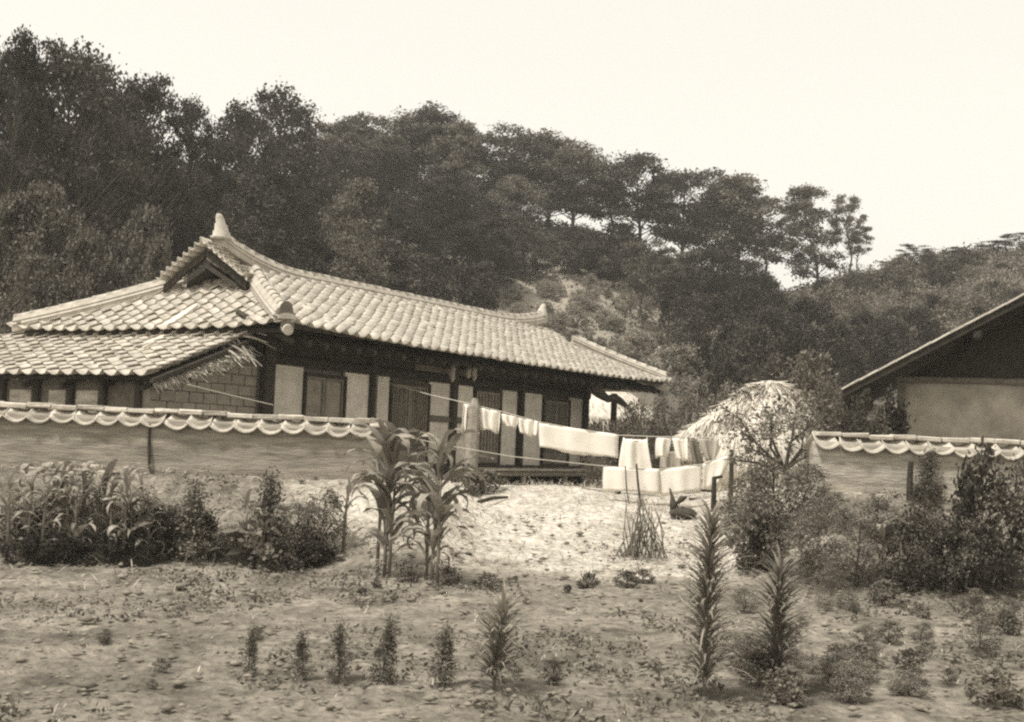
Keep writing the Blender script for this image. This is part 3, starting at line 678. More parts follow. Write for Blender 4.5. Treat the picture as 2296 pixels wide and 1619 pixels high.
for k, t in enumerate((1.3, 2.05, 2.75, 3.5, 4.3, 5.1, 6.0)):
    MB().rbox((b0 - .06, t, .6), (b0 + .06, t + .13, 2.38), .004, k).build('post', 'wood_dark', house)
for t0, t1 in ((2.2, 2.7), (2.9, 3.3), (3.7, 4.2), (4.5, 5.0)):
    MB().rbox((b0 + .0, t0, 1.2), (b0 + .04, t1, 2.2), .004, int(t0 * 9)).build('plaster_panel', 'earth_pale', house)
for i in range(7):
    MB().tube([(LS0 + .08, 1.1 + i * .85, zl(LS0) - .16), (.3, 1.1 + i * .85, zl(.3) - .16)], .045, 6).build('rafter', 'wood_dark', side_roof)
vb = strip_slab([((s, LT0 - .05, zl(s) - .03), (s, LT0 + .03, zl(s) - .02)) for s in np.linspace(LS0, LS1 - .25, 6)], .06, 'wood_dark', 'verge_board', side_roof)
th = MB(); rr = random.Random(4)
for i in range(420):
    u = rr.random(); s = LS0 + .1 + u * 1.95; z = zl(s) - .10 - rr.random() * .10; a = rr.uniform(-.6, .6); l = rr.uniform(.10, .34) * (.6 + .6 * u)
    p = Vector((s, LT0 + .06, z)); q = p + Vector((math.sin(a) * l, -l * rr.uniform(.25, .8), -l * rr.uniform(.05, .6))); w = Vector((.006, 0, .004))
    th.add([p - w, p + w, q + w * .4, q - w * .4], [(0, 1, 2, 3)])
tho = th.build('ragged_thatch', 'straw', side_roof); tho['kind'] = 'stuff'
for (x0, y0, x1, y1) in [(540, 745, 618, 783), (535, 752, 600, 768), (520, 765, 588, 822), (528, 757, 575, 822), (510, 770, 560, 800), (548, 742, 598, 752), (500, 780, 540, 805)]:
    p0 = on_t(x0, y0, LT0 + .1); p1 = on_t(x1, y1, LT0 - .35)
    MB().tube([(p0[0], LT0 + .1, p0[1]), ((p0[0] + p1[0]) / 2, LT0 - .12, (p0[1] + p1[1]) / 2 + .02), (p1[0], LT0 - .35, p1[1])], [.018, .016, .009], 5).build('lath', 'wood_pale', side_roof)

# ------------------------------------------------------------------ yard walls with pan-tile caps
def pan_arrays(p=.315, l=.36, th=.022, sag=.085):
    u = np.linspace(0, 1, 9); h = -sag * np.sin(np.pi * u) ** .8; n = 9; V = []
    for y, k2 in ((0, 1.0), (l, .85)):
        for k in (0, 1):
            for i in range(n): V.append(((u[i] - .5) * p * k2, y, h[i] * k2 - k * th))
    F = [(i, i + 1, 2 * n + i + 1, 2 * n + i) for i in range(n - 1)] + [(n + i, n + i + 1, i + 1, i) for i in range(n - 1)] + [(n - 1, 2 * n - 1, 4 * n - 1, 3 * n - 1), (n, 0, 2 * n, 3 * n)] + [(3 * n + i, 3 * n + i + 1, n + i + 1, n + i) for i in range(n - 1)]
    return np.array(V), np.array(F)
pan_me = mesh_np('cap_tile', *pan_arrays(), 'tile', True)
def rough_wall(name, parent, xa, xb, y0, y1, z0f, z1f, m, seed):
    nx = int((xb - xa) / .07); nz = 20; V = []; F = []
    for side_ in (0, 1):
        for j in range(nz + 1):
            for i in range(nx + 1):
                x = xa + (xb - xa) * i / nx; a, b = z0f(x), z1f(x); z = a + (b - a) * j / nz
                d = float(fbm(np.array(x * 1.5), np.array(z * 5.0), 3, seed)) * .05 + float(fbm(np.array(x * 7), np.array(z * 14), 2, seed + 9)) * .02
                V.append((x, (y0 - d * 1.0) if side_ == 0 else y1, z))
    W = nx + 1; o = W * (nz + 1)
    for j in range(nz):
        for i in range(nx):
            k = j * W + i; F.append((k, k + 1, k + W + 1, k + W)); F.append((o + k + 1, o + k, o + k + W, o + k + W + 1))
    for i in range(nx):
        k = nz * W + i; F.append((k, k + 1, o + k + 1, o + k)); F.append((i + 1, i, o + i, o + i + 1))
    for j in range(nz):
        for i in (0, nx):
            k = j * W + i; F.append((k, k + W, o + k + W, o + k) if i == 0 else (k + W, k, o + k, o + k + W))
    return MB().add(V, F).build(name, m, parent, True)
def yard_wall(label, x_l, x_r, Y, tops, bots, tile_from, tile_to, seed, m):
    """tops / bots: two picture points on the cap line and on the foot line"""
    A, B = atY(*tops[0], Y), atY(*tops[1], Y); c, d = atY(*bots[0], Y), atY(*bots[1], Y)
    ztop = lambda x: A.z + (B.z - A.z) * (x - A.x) / (B.x - A.x); zbot = lambda x: c.z + (d.z - c.z) * (x - c.x) / (d.x - c.x)
    xa, xb = atY(x_l, 950, Y).x, atY(x_r, 950, Y).x
    w = thing('yard_wall', ((xa + xb) / 2, Y, float(zbot((xa + xb) / 2))), label, 'wall', 'mud yard walls with tile caps')
    ox, oy, oz = w.location; f = lambda p: (p[0] - ox, p[1] - oy, p[2] - oz)
    body = rough_wall('wall_body', w, xa - ox, xb - ox, -.07, .41, lambda x: zbot(x + ox) - .4 - oz, lambda x: ztop(x + ox) - .13 - oz, m, seed)
    rr = random.Random(seed); x = atY(tile_from, 950, Y).x; x1 = atY(tile_to, 950, Y).x
    while x < x1:
        for sg in (1, -1):
            M_ = frame(f((x, Y + (.17 - sg * .34), ztop(x) - .165 + rr.uniform(-.018, .014))), (sg, 0, 0), (0, sg * 1, .42))
            t = link('cap_tile', pan_me, w); t.matrix_local = Matrix((M_ @ np.array(Matrix.Rotation(rr.gauss(0, .05), 4, 'Y') @ Matrix.Rotation(rr.gauss(0, .05), 4, 'Z'))).tolist())
        x += .30 * rr.uniform(.96, 1.04)
    x = atY(tile_from, 950, Y).x - .1
    while x < x1 - .1:
        l = rr.uniform(.30, .38); z = ztop(x) - oz
        MB().rbox((x - ox, .04, z - .06 + (q_ := rr.uniform(-.018, .008))), (x + l - .008 - ox, .30, z + q_), .008, rr.randint(0, 999)).build('ridge_tile', 'tile', w); x += l
    return w, f, ztop, zbot
YW = 17.0
wl, fl, ztl, zbl = yard_wall('mud yard wall with scalloped tile cap in front of the side roof', -120, 846, YW, ((98, 904), (800, 938)), ((100, 1052), (760, 1086)), -110, 832, 5, 'earth_wall')
xa = atY(838, 950, YW).x; ox, oy, oz = wl.location
MB().rbox((xa - ox, -.06, -.5), (xa + .16 - ox, .36, ztl(xa) - .08 - oz), .012, 3).build('plastered_end', 'plaster_grey', wl)
MB().rbox((xa - .03 - ox, -.22, ztl(xa) - .11 - oz), (xa + .20 - ox, .5, ztl(xa) - .055 - oz), .01, 4).build('end_tile', 'tile', wl)
rr = random.Random(3)
def stone(parent, p, sx, sy, sz, seed, m='stone'):
    return MB().rbox((p[0] - sx, p[1] - sy, p[2] - sz), (p[0] + sx, p[1] + sy, p[2] + sz), sz * .35, seed).build('stone', m, parent)
for k in range(26):
    x = atY(70 + k * 11 + rr.uniform(-4, 4), 1045, YW).x if k < 22 else atY(330 + (k - 22) * 120, 1075, YW).x
    stone(wl, fl((x, YW - .12, zbl(x) - .0 + rr.uniform(-.04, .05))), rr.uniform(.03, .09), .08, rr.uniform(.025, .06), k)
MB().tube([fl(atY(336, 950, YW - .1)), fl(atY(334, 1000, YW - .09)), fl(atY(335, 1048, YW - .12)), fl(atY(348, 1072, YW - .2))], [.016, .02, .02, .02], 6).build('drain_stick', 'wood_dark', wl)
wr, fr, ztr, zbr = yard_wall('mud yard wall with scalloped tile cap in front of the shed gable', 1832, 2460, YW, ((1880, 968), (2215, 984)), ((1860, 1108), (2215, 1122)), 1850, 2450, 15, 'earth_pale')
for k in range(16):
    x = atY(1880 + k * 26 + rr.uniform(-9, 9), 1110, YW).x
    stone(wr, fr((x, YW - .10, zbr(x) + rr.uniform(-.03, .03))), rr.uniform(.04, .10), .08, rr.uniform(.02, .05), 50 + k)

# ------------------------------------------------------------------ shed at the right: gable end under a wide dark verge
YB = 20.0
e0 = atY(1888, 877, YB); ba = R(-16); ca_, sa_ = math.cos(ba), math.sin(ba); half_w = 3.4
d_ = ray(2200, 715); r_ = d_.x / d_.y; Lb = (r_ * YB - e0.x) / (ca_ - r_ * sa_); Yb = YB + sa_ * Lb
k_ = (EYE + d_.z / d_.y * Yb - e0.z) / Lb
barn = thing('gabled_shed', (e0.x, e0.y, 0), 'shed with plastered gable wall under a wide dark sloping roof verge', 'shed', None, ba)
for sg in (0, 1):
    xs = [half_w * u for u in (0, .5, 1)] if not sg else [2 * half_w - half_w * u for u in (0, .5, 1)]
    rows = [((x, 0, e0.z + k_ * half_w * u), (x, 6.5, e0.z + k_ * half_w * u)) for x, u in zip(xs, (0, .5, 1))]
    ro = strip_slab(rows, .10, 'wood_dark', 'roof', barn)
    if not sg:
        al = math.atan(k_)
        for q in range(13):
            u = q / 13.
            o = MB().rbox((0, 0, 0), (half_w / 13 / math.cos(al) * 1.06, .26, .03), .003, q).build('verge_tile', 'tile', ro); o.location = (half_w * u, -.03, e0.z + k_ * half_w * u + .012); o.rotation_euler = (0, -al - .02, 0)
wy = 1.0; w0 = .85; wz = 2.92
rough_wall('gable_wall', barn, w0, 2 * half_w - w0, wy, wy + .25, lambda x: .5, lambda x: wz, 'plaster_grey', 44)
pk = e0.z + k_ * half_w - .12
MB().add([(w0, wy + .05, wz), (2 * half_w - w0, wy + .05, wz), (half_w, wy + .05, pk), (w0, wy + .2, wz), (2 * half_w - w0, wy + .2, wz), (half_w, wy + .2, pk)], [(0, 1, 2), (4, 3, 5), (0, 3, 4, 1), (1, 4, 5, 2), (2, 5, 3, 0)]).build('gable_shade', 'wood_dark', barn)  # dark infill triangle painted in for the shadow under the verge
MB().rbox((w0 - .05, wy - .05, wz - .03), (2 * half_w - w0, wy + .04, wz + .06), .004).build('tie_beam', 'wood', barn)
MB().rbox((w0 - .02, wy - .06, .6), (w0 + .10, wy - .005, wz - .03), .004).build('corner_post', 'wood', barn)
for q in (.3, 1.9):
    MB().rbox((q, .02, e0.z + k_ * q - .24), (q + .14, 6, e0.z + k_ * q - .10), .004).build('purlin', 'wood_dark', barn)

# ------------------------------------------------------------------ straw stack and thatched shed
def straw_body(name, parent, rings, nseg, seed, cards, cl_=.28, m='straw', nz=.10):
    r = np.random.default_rng(seed); V = []; F = []; ang = np.linspace(0, 2 * math.pi, nseg, endpoint=False)
    for j, (z, rx, ry) in enumerate(rings):
        for a in ang:
            d = 1 + nz * 2.2 * float(fbm(np.array(3 + math.cos(a) * 1.8 + seed), np.array(5 + math.sin(a) * 1.8 + z * 1.6), 3, seed))
            V.append((math.cos(a) * rx * d, math.sin(a) * ry * d, z))
    for j in range(len(rings) - 1):
        for k in range(nseg): F.append((j * nseg + k, j * nseg + (k + 1) % nseg, (j + 1) * nseg + (k + 1) % nseg, (j + 1) * nseg + k))
    F.append(tuple(range((len(rings) - 1) * nseg, len(rings) * nseg))); F.append(tuple(range(nseg - 1, -1, -1)))
    MB().add(V, F).build(name, m, parent, True)
    V = np.array(V).reshape(len(rings), nseg, 3); n = cards
    j = r.uniform(0, len(rings) - 1.001, n); ji = j.astype(int); fj = (j - ji)[:, None]; k = r.uniform(0, nseg, n); ki = k.astype(int) % nseg; fk = (k - k.astype(int))[:, None]; k1 = (ki + 1) % nseg
    P = (V[ji, ki] * (1 - fk) + V[ji, k1] * fk) * (1 - fj) + (V[ji + 1, ki] * (1 - fk) + V[ji + 1, k1] * fk) * fj
    dn = V[ji, ki] - V[ji + 1, ki]; dn /= np.linalg.norm(dn, axis=1)[:, None] + 1e-6; out = P * np.array([1, 1, 0.]); out /= np.linalg.norm(out, axis=1)[:, None] + 1e-6
    d = dn + out * r.uniform(-.02, .45, (n, 1)) + r.normal(size=(n, 3)) * .25; d *= (cl_ * r.uniform(.4, 1.2, n))[:, None]; sd_ = np.cross(d, out); sd_ /= np.linalg.norm(sd_, axis=1)[:, None] + 1e-6; sd_ *= .012
    VV = np.stack([P - sd_, P + sd_, P + d + sd_ * .4, P + d - sd_ * .4], 1).reshape(-1, 3)
    o = link('straw_ends', mesh_np('straw_ends', VV, np.arange(n * 4).reshape(n, 4), m), parent); o['kind'] = 'stuff'
p = atY(1722, 1000, 25.5); pt_ = atY(1725, 846, 25.5)
st = thing('straw_stack', (p.x, 25.5, gnd(p.x, 25.5)), 'pale peaked straw stack behind the branchy small tree', 'straw stack')
h = (pt_.z - st.location.z) * .97
straw_body('stack_body', st, [(0, 1.55, 1.2), (h * .3, 1.6, 1.25), (h * .48, 1.55, 1.2), (h * .62, 1.22, 1.0), (h * .78, .86, .7), (h * .92, .42, .36), (h, .10, .1)], 30, 3, 4200, .22, nz=.36)
rv = np.random.default_rng(8); vp = []
for _ in range(85):
    a = rv.uniform(math.pi * .95, math.pi * 2.05); q = rv.uniform(.05, .9); rad = np.interp(q, [0, .5, .66, .82, .94], [1.35, 1.42, 1.15, .78, .42]); c = np.array([math.cos(a) * rad * 1.06, math.sin(a) * rad * .9, h * q + .05]); vp.append(c + rv.normal(size=(26, 3)) * np.array([.12, .05, .12]))
link('vine_leaves', mesh_np('vine_leaves', *leaf_quads(np.concatenate(vp), .075, .7, .1), 'leaf_mid'), st)
p = atY(1320, 930, 37); sh = thing('thatched_shed', (p.x, 37, gnd(p.x, 37)), 'low thatched shed half hidden behind the porch post', 'shed')
ez, rz_ = atY(1320, 938, 37).z - sh.location.z, atY(1320, 846, 37).z - sh.location.z
MB().rbox((-1.6, -1.0, -.3), (1.35, 1.2, ez + .1), .02, 5).build('mud_wall', 'earth', sh)
straw_body('thatch', sh, [(ez - .12, 1.95, 1.6), (ez + .05, 1.95, 1.55), (ez + (rz_ - ez) * .4, 1.5, 1.05), (ez + (rz_ - ez) * .75, 1.0, .5), (rz_, .7, .16)], 26, 9, 1500, .3)

# ------------------------------------------------------------------ clotheslines and washing
def cloth(label, rows, Y, m='cloth', slope=.0, neck=0, seed=1, name='hung_cloth', cat='laundry', hem=4, folds=2.2, amp=1.0):
    r = random.Random(seed); nx, nr = 14, len(rows); ph = r.uniform(0, 6); V = []; sub = 4; yy = []
    for a, b in zip(rows, rows[1:]):
        for k in range(sub): yy.append([a[i] + (b[i] - a[i]) * k / sub for i in range(3)])
    yy.append(list(rows[-1])); n = len(yy); x00 = rows[0][1]
    for j, (y, xl, xr) in enumerate(yy):
        v = j / (n - 1)
        for i in range(nx + 1):
            u = i / nx; x = xl + (xr - xl) * u; y_ = y + slope * (x - x00)
            if j == 0 and neck: y_ += neck * math.sin(math.pi * u) ** .5
            if j == 0: y_ += .8 * abs(math.sin(u * 9 + ph))
            if j == n - 1: y_ += hem * (math.sin(u * 7 + ph) * .6 + r.uniform(-.4, .4))
            dY = (.018 + .045 * v) * (math.sin(u * folds * 6.28 + ph + .5 * math.sin(v * 3)) + .45 * math.sin(u * folds * 15 + ph * 2)) * .8 * amp
            V.append(atY(x, y_, Y) + Vector((0, dY, 0)))
    base = Vector(((V[0].x + V[nx].x) / 2, Y, V[-1].z)); W = nx + 1
    F = [(j * W + i, j * W + i + 1, (j + 1) * W + i + 1, (j + 1) * W + i) for j in range(n - 1) for i in range(nx)]
    o = MB().add([v - base for v in V], F).build(name, m, None, True, loc=base); tag(o, label, cat, 'washing on the lines')
    md = o.modifiers.new('thickness', 'SOLIDIFY'); md.thickness = .006
    return o
YU, YL = 20.4, 19.7
cloth('short white cloth hung just on the house side of the tall line post', [(905, 1040, 1061), (935, 1037, 1060), (968, 1036, 1057)], YU, seed=2, slope=.2)
cloth('white cloth hung right beside the tall line post', [(913, 1074, 1122), (938, 1073, 1121), (962, 1078, 1118)], YU, slope=.2, seed=3)
cloth('smallest white cloth, with a rounded hem, on the upper line', [(927, 1124, 1161), (942, 1126, 1161), (954, 1135, 1156)], YU, slope=.2, seed=4)
cloth('small white cloth between the rounded one and the long sheet', [(936, 1163, 1206), (955, 1163, 1206), (971, 1167, 1202)], YU, slope=.2, seed=5)
cloth('long white sheet stretched along the upper line', [(948, 1208, 1387), (975, 1208, 1386), (1004, 1210, 1386)], YU, slope=.145, seed=6, folds=2.3, hem=5, amp=.55)
cloth('white sleeveless slip with dipped neckline hanging from the upper line', [(979, 1398, 1451), (1003, 1393, 1453), (1030, 1389, 1457), (1056, 1386, 1462)], YU, slope=.0, neck=11, seed=7, folds=1.3)
cloth('pale short-legged garment, its shorter leg next to the slip', [(981, 1471, 1507), (1003, 1470, 1502), (1025, 1471, 1498)], YU, slope=.02, seed=8, folds=1.2)
cloth('pale garment with a longer narrow leg on the upper line', [(982, 1507, 1541), (1008, 1512, 1541), (1032, 1517, 1541)], YU, slope=.02, seed=9, folds=1.2)
cloth('dark trouser leg hanging beside the pale garments', [(983, 1546, 1562), (1010, 1548, 1570), (1042, 1552, 1580)], YU, 'cloth_dark', .02, seed=10, folds=1)
cloth('grey tapering cloth hung near the branchy small tree', [(983, 1563, 1612), (1006, 1572, 1608), (1034, 1584, 1600)], YU, 'cloth_grey', .0, seed=11, folds=1.3)
cloth('grey cloth showing below the pale garments', [(1012, 1482, 1524), (1030, 1480, 1526), (1052, 1478, 1526)], YU + .5, 'cloth_grey', .0, seed=12, folds=1.3)
cloth('wide white sheet on the sagging lower line', [(1046, 1352, 1478), (1072, 1351, 1479), (1101, 1352, 1479)], YL, slope=.045, seed=13, folds=1.6, hem=3, amp=.6)
cloth('white sheet on the rising end of the lower line', [(1053, 1479, 1574), (1080, 1479, 1573), (1112, 1482, 1572)], YL, slope=-.13, seed=14, folds=1.3, hem=3, amp=.6)
cloth('narrow white towel at the top end of the lower line', [(1041, 1575, 1636), (1064, 1576, 1632), (1100, 1576, 1612)], YL, slope=-.36, seed=15, folds=1.0, hem=4, amp=.6)
def wire(label, pts, Yd, rad=.0065, seed=0):
    P = [atY(x, y, Y_) for (x, y), Y_ in zip(pts, Yd)]; b = MB(); b.tube([p - P[0] for p in P], rad, 5); tag(b.build('clothesline', 'wire', None, loc=P[0]), label, 'clothesline', 'clotheslines')
Hd = lambda x, y: (lambda s, z: (oH + dH * s + nH * (WT - .1)).y)(*on_t(x, y, WT - .1))
wire('upper clothesline running from the house wall past the tall post', [(873, 860), (960, 884), (1064, 908), (1125, 923), (1207, 946), (1300, 963), (1388, 976), (1470, 979), (1545, 981), (1640, 980)], [Hd(873, 860), 22, YU, YU, YU, YU, YU, YU, YU, YU])
wire('lower clothesline running from the yard wall end to the shrubs', [(866, 968), (985, 996), (1150, 1024), (1352, 1045), (1420, 1050), (1479, 1052), (1574, 1041), (1640, 1016)], [YW + .2, 17.8, 18.8, YL, YL, YL, YL, YL])
wire('thin wire slanting from the side roof to the house corner', [(420, 862), (500, 882), (612, 908)], [18.8, 19.3, 19.9])
def post(label, pts, Y, rads, m='wood', name='line_post', n=7):
    P = [atY(x, y, Y) for x, y in pts]; g = gnd(P[-1].x, Y); P[-1] = Vector((P[-1].x, Y, g - .1)); B = P[-1]
    tag(MB().tube([p - B for p in P], rads, n).build(name, m, None, loc=B), label, 'post', 'posts of the clotheslines')
post('thick weathered post holding the upper clothesline beside the porch', [(1066, 893), (1063, 912), (1060, 960), (1056, 1040)], YU - .05, [.045, .085, .10, .11], 'wood_pale')
post('dark post between the long sheet and the slip', [(1391, 972), (1389, 1005), (1387, 1060)], YU + .06, [.035, .045, .05], 'wood_dark')
post('slim dark pole propping the lower clothesline at the wide sheet', [(1427, 1040), (1430, 1080), (1436, 1130), (1442, 1180)], YL - .12, [.014, .017, .017, .02], 'wood_dark')
post('thinner prop pole leaning by the wide sheet', [(1402, 1045), (1405, 1100), (1412, 1180)], YL - .1, [.009, .011, .012], 'wood')
post('short stake where the lower clothesline ends', [(1640, 1008), (1640, 1060), (1638, 1120)], YL + .05, [.03, .035, .04], 'wood_dark')

# things about the yard
def lump_thing(name, label, cat, x, y, Y, rx, ry, rz_, m, seed, zoff=0):
    p = atY(x, y, Y); z = gnd(p.x, Y) + zoff; t = thing(name, (p.x, Y, z), label, cat); V = []; F = []; nr, ns = 7, 12; rr = random.Random(seed)
    for j in range(nr):
        a = math.pi * j / (nr - 1)
        for k in range(ns):
            q = 2 * math.pi * k / ns; d = 1 + rr.uniform(-.1, .1); V.append((math.cos(q) * rx * max(math.sin(a), .05) * d, math.sin(q) * ry * max(math.sin(a), .05) * d, rz_ * (1 - math.cos(a)) * d))
    for j in range(nr - 1):
        for k in range(ns): F.append((j * ns + k, j * ns + (k + 1) % ns, (j + 1) * ns + (k + 1) % ns, (j + 1) * ns + k))
    F.append(tuple(range(ns - 1, -1, -1))); F.append(tuple(range(len(V) - ns, len(V)))); return t, MB().add(V, F)
t, b = lump_thing('stuffed_sack', 'dark bulging sack lying on the bank below the lower washing', 'sack', 1532, 1112, 18.9, .21, .14, .085, 'sack', 2, -.02)
b.build('sack_body', 'sack', t, True)
hx = MB(); hx.tube([(-.12, 0, .13), (-.15, -.02, .22), (-.16, -.01, .30), (-.20, .0, .44)], [.07, .055, .03, .012], 7); hx.build('tied_neck', 'sack', t, True)
MB().tube([(-.10, -.02, .22), (-.02, -.03, .30), (.05, -.03, .33)], [.02, .05, .012], 6).build('loose_flap', 'sack', t, True)
P0 = hit(1545, 1122); P1 = atY(1600, 1120, P0.y + .1); d_ = P1 - P0
tag(MB().tube([(0, 0, .02), tuple(d_ * .5 + Vector((0, 0, .0))), tuple(d_)], [.022, .02, .016], 6).build('wooden_pole', 'wood_dark', None, loc=P0), 'dark pole lying against the sack on the bank', 'pole')
P0 = atY(1600, 1125, 19.2); P0.z = gnd(P0.x, 19.2); t = thing('stake_frame', P0, 'dark wooden stake with short cross arms beside the washing', 'stake')
zt = atY(1600, 1070, 19.2).z - P0.z; MB().tube([(0, 0, -.1), (.0, 0, zt)], [.045, .035], 7).build('stake', 'wood_dark', t); MB().tube([(.02, 0, zt * .58), (-.20, 0, zt * .60)], [.022, .018], 6).build('cross_arm', 'wood_dark', t); MB().tube([(-.02, 0, zt - .02), (.12, 0, zt + .02)], [.03, .025], 6).build('cross_arm', 'wood_dark', t)
for lab, x, y, hh in (('pale bundle hanging under the eave from a house post', 1015, 832, .34), ('pale ragged bundle hanging under the eave past the post', 1050, 838, .22), ('narrow pale bundle hanging under the eave next to the ragged one', 1064, 830, .34)):
    s, z = on_t(x, y - 14, .8); q = oH + dH * s + nH * .8; t = thing('hanging_bundle', (q.x, q.y, z), lab, 'bundle', 'bundles hung under the eave')
    MB().tube([(0, 0, .15), (0, 0, .02), (.01, 0, -.05), (-.015, 0, -hh * .5), (.01, 0, -hh * .8), (0, 0, -hh)], [.006, .012, .055, .065, .05, .015], 7).build('bundle', 'cloth_grey', t, True)
P0 = hit(1072, 1128); P1 = hit(1138, 1121)
tag(MB().tube([(0, 0, .01), tuple((P1 - P0) * .5 + Vector((0, 0, .05))), tuple(P1 - P0 + Vector((0, 0, .04)))], [.03, .028, .02], 6).build('fallen_branch', 'wood_dark', None, loc=P0), 'dark stick lying on top of the pale bank', 'branch')

# ------------------------------------------------------------------ maize, squash, bushes, tall weeds
def corn_leaf(seed, droop, l=1.0, w=.075):
    r = random.Random(seed); n = 11; V = []; F = []; x = z = 0.0; a = R(72); tw = r.uniform(-.5, .5)
    for i in range(n):
        u = i / (n - 1); ww = w * (min(1, .35 + u * 3.5)) * (1 - u ** 2.6) + .002; t = tw * u + r.uniform(-.08, .08)
        wav = .018 * math.sin(i * 1.9 + seed)
        V += [(x, -ww * math.cos(t), z - ww * math.sin(t) + ww * .35 + wav), (x, 0, z), (x, ww * math.cos(t), z + ww * math.sin(t) + ww * .35 - wav)]
        a -= droop * (.2 + 1.9 * u) / n * 2.2; x += math.cos(a) * l / n; z += math.sin(a) * l / n
    for i in range(n - 1):
        k = 3 * i; F += [(k, k + 1, k + 4, k + 3), (k + 1, k + 2, k + 5, k + 4)]
    return MB().add(V, F).mesh('leaf', 'corn_leaf', True)
CL = [corn_leaf(i, d) for i, d in enumerate((1.0, 1.35, 1.7, 2.0, .75, 1.5))]
def corn(base, H, nleaf, seed, label, group=None, lmin=.3, tassel=False, wide=1.0):
    r = random.Random(seed); t = thing('maize_plant', base, label, 'maize', group, r.uniform(-.5, .5)); lean = (r.uniform(-.05, .05) * H, r.uniform(-.05, .05) * H)
    pth = [(lean[0] * u * u, lean[1] * u * u, H * .86 * u - (.06 if u == 0 else 0)) for u in (0, .25, .5, .75, 1)]
    MB().tube(pth, [.022, .020, .017, .013, .006], 7).build('stalk', 'corn_stalk', t, True)
    for i in range(nleaf):
        u = lmin + (1 - lmin) * i / (nleaf - 1); o = link('leaf', CL[r.randrange(len(CL))], t); sc = H * .56 * (1 - .45 * abs(u - .65)) * r.uniform(.8, 1.15)
        o.location = (lean[0] * u * u, lean[1] * u * u, H * .86 * u); o.rotation_euler = (r.uniform(-.2, .2), r.uniform(-.25, .3) - .35 * (u > .85), (i % 2) * math.pi + r.gauss(0, .55)); o.scale = (sc, sc * 1.2 * wide * r.uniform(.55, 1.15), sc)
    for i in range(3):
        u = r.uniform(.08, lmin); o = link('withered_leaf', CL[3], t); sc = H * .2; o.location = (0, 0, H * .86 * u); o.rotation_euler = (0, .7, r.uniform(0, 6.3)); o.scale = (sc, sc * .5, sc)
    if tassel:
        b = MB()
        for i in range(7):
            a = r.uniform(0, 6.3); q = .13 * H * r.uniform(.5, 1); b.tube([(lean[0], lean[1], H * .84), (lean[0] + math.cos(a) * q * .3, lean[1] + math.sin(a) * q * .3, H * .84 + q), (lean[0] + math.cos(a) * q * .8, lean[1] + math.sin(a) * q * .8, H * .84 + q * 1.4)], .004, 4)
        b.build('tassel', 'straw', t)
    return t
def corn_px(x, ytop, ybase, nl, seed, label, group=None, **k):
    b = hit(x, ybase); H = atY(x, ytop, b.y).z - b.z; return corn(b, H * 1.05, nl, seed, label, group, **k)
corn_px(862, 985, 1292, 20, 3, 'tall leafy maize plant on the bank, the bushier of the two', lmin=.16, wide=1.15)
corn_px(968, 995, 1306, 19, 8, 'tall maize plant in the narrower clump beside the bushier one', lmin=.18, wide=1.15)
corn_px(845, 1010, 1285, 9, 12, 'maize plant crowded behind the bushier tall one', lmin=.45, wide=1.2)
corn_px(872, 1000, 1294, 14, 5, 'maize stalk growing tight against the bushier tall one', lmin=.14, wide=1.2)
corn_px(955, 1020, 1302, 12, 9, 'maize stalk crowded behind the narrower-clumped one', lmin=.14, wide=1.2)
corn_px(980, 1030, 1308, 12, 10, 'shorter maize stalk in front of the narrower-clumped one', lmin=.3, wide=1.1)
corn_px(770, 1075, 1235, 6, 21, 'short half-bare maize plant leaning by the weeds near the wall end', lmin=.3)
for i, (x, yt, yb) in enumerate([(60, 1085, 1258), (118, 1085, 1256), (150, 1092, 1258), (180, 1075, 1256), (212, 1085, 1258), (245, 1100, 1262), (276, 1085, 1264), (310, 1090, 1250), (15, 1080, 1258), (135, 1075, 1250), (165, 1090, 1262), (230, 1080, 1252), (292, 1100, 1262), (90, 1090, 1262), (330, 1110, 1262)]):
    corn_px(x, yt - 12, yb, 13, 40 + i, 'young maize plant in the row below the yard wall', 'maize row below the yard wall', lmin=.15)
corn_px(548, 1118, 1262, 9, 60, 'small maize plant standing alone between the squash and the tall weed', lmin=.2)
corn_px(1982, 1180, 1312, 9, 62, 'pale maize plant among the dark bushes below the shed wall', lmin=.15, wide=1.2)
corn_px(2022, 1225, 1318, 7, 63, 'short drooping maize plant beside the pale one', lmin=.15, wide=1.2)
corn_px(2120, 1230, 1318, 6, 64, 'low pale maize plant under the tall dark thicket', lmin=.15, wide=1.1)
corn_px(1668, 1130, 1245, 6, 66, 'thin maize plant at the edge of the dark broadleaf bush', lmin=.3)

# squash with wide flat leaves
def squash_leaf():
    V = [(0, 0, 0)]; n = 13
    for k in range(n):
        a = -2.7 + 5.4 * k / (n - 1); r_ = .5 * (1 + .12 * math.cos(5 * a)); V.append((r_ * math.cos(a), r_ * math.sin(a), -.10 * abs(math.sin(a * 2.5)) - .12 * r_))
    return MB().add(V, [(0, k, k + 1) for k in range(1, n)]).mesh('leaf', 'squash', True)
sq_me = squash_leaf()
def squash(x, y, n, sp, seed, label):
    r = random.Random(seed); b = hit(x, y); t = thing('squash_plant', b, label, 'squash', 'squash plants'); st_ = MB()
    for i in range(n):
        p = Vector((r.gauss(0, sp), r.gauss(0, sp * .5), r.uniform(.12, .42))); o = link('leaf', sq_me, t); s_ = r.uniform(.18, .30); o.scale = (s_, s_, s_); o.location = p; o.rotation_euler = (r.uniform(.1, .7), r.uniform(-.4, .4), r.uniform(0, 6.3))
        st_.tube([(p.x * .4, p.y * .4, 0), (p.x * .8, p.y * .8, p.z * .7), tuple(p)], [.009, .008, .006], 5)
    st_.build('stem', 'corn_stalk', t)
squash(365, 1238, 16, .26, 2, 'squash plant with wide flat leaves beside the maize row')
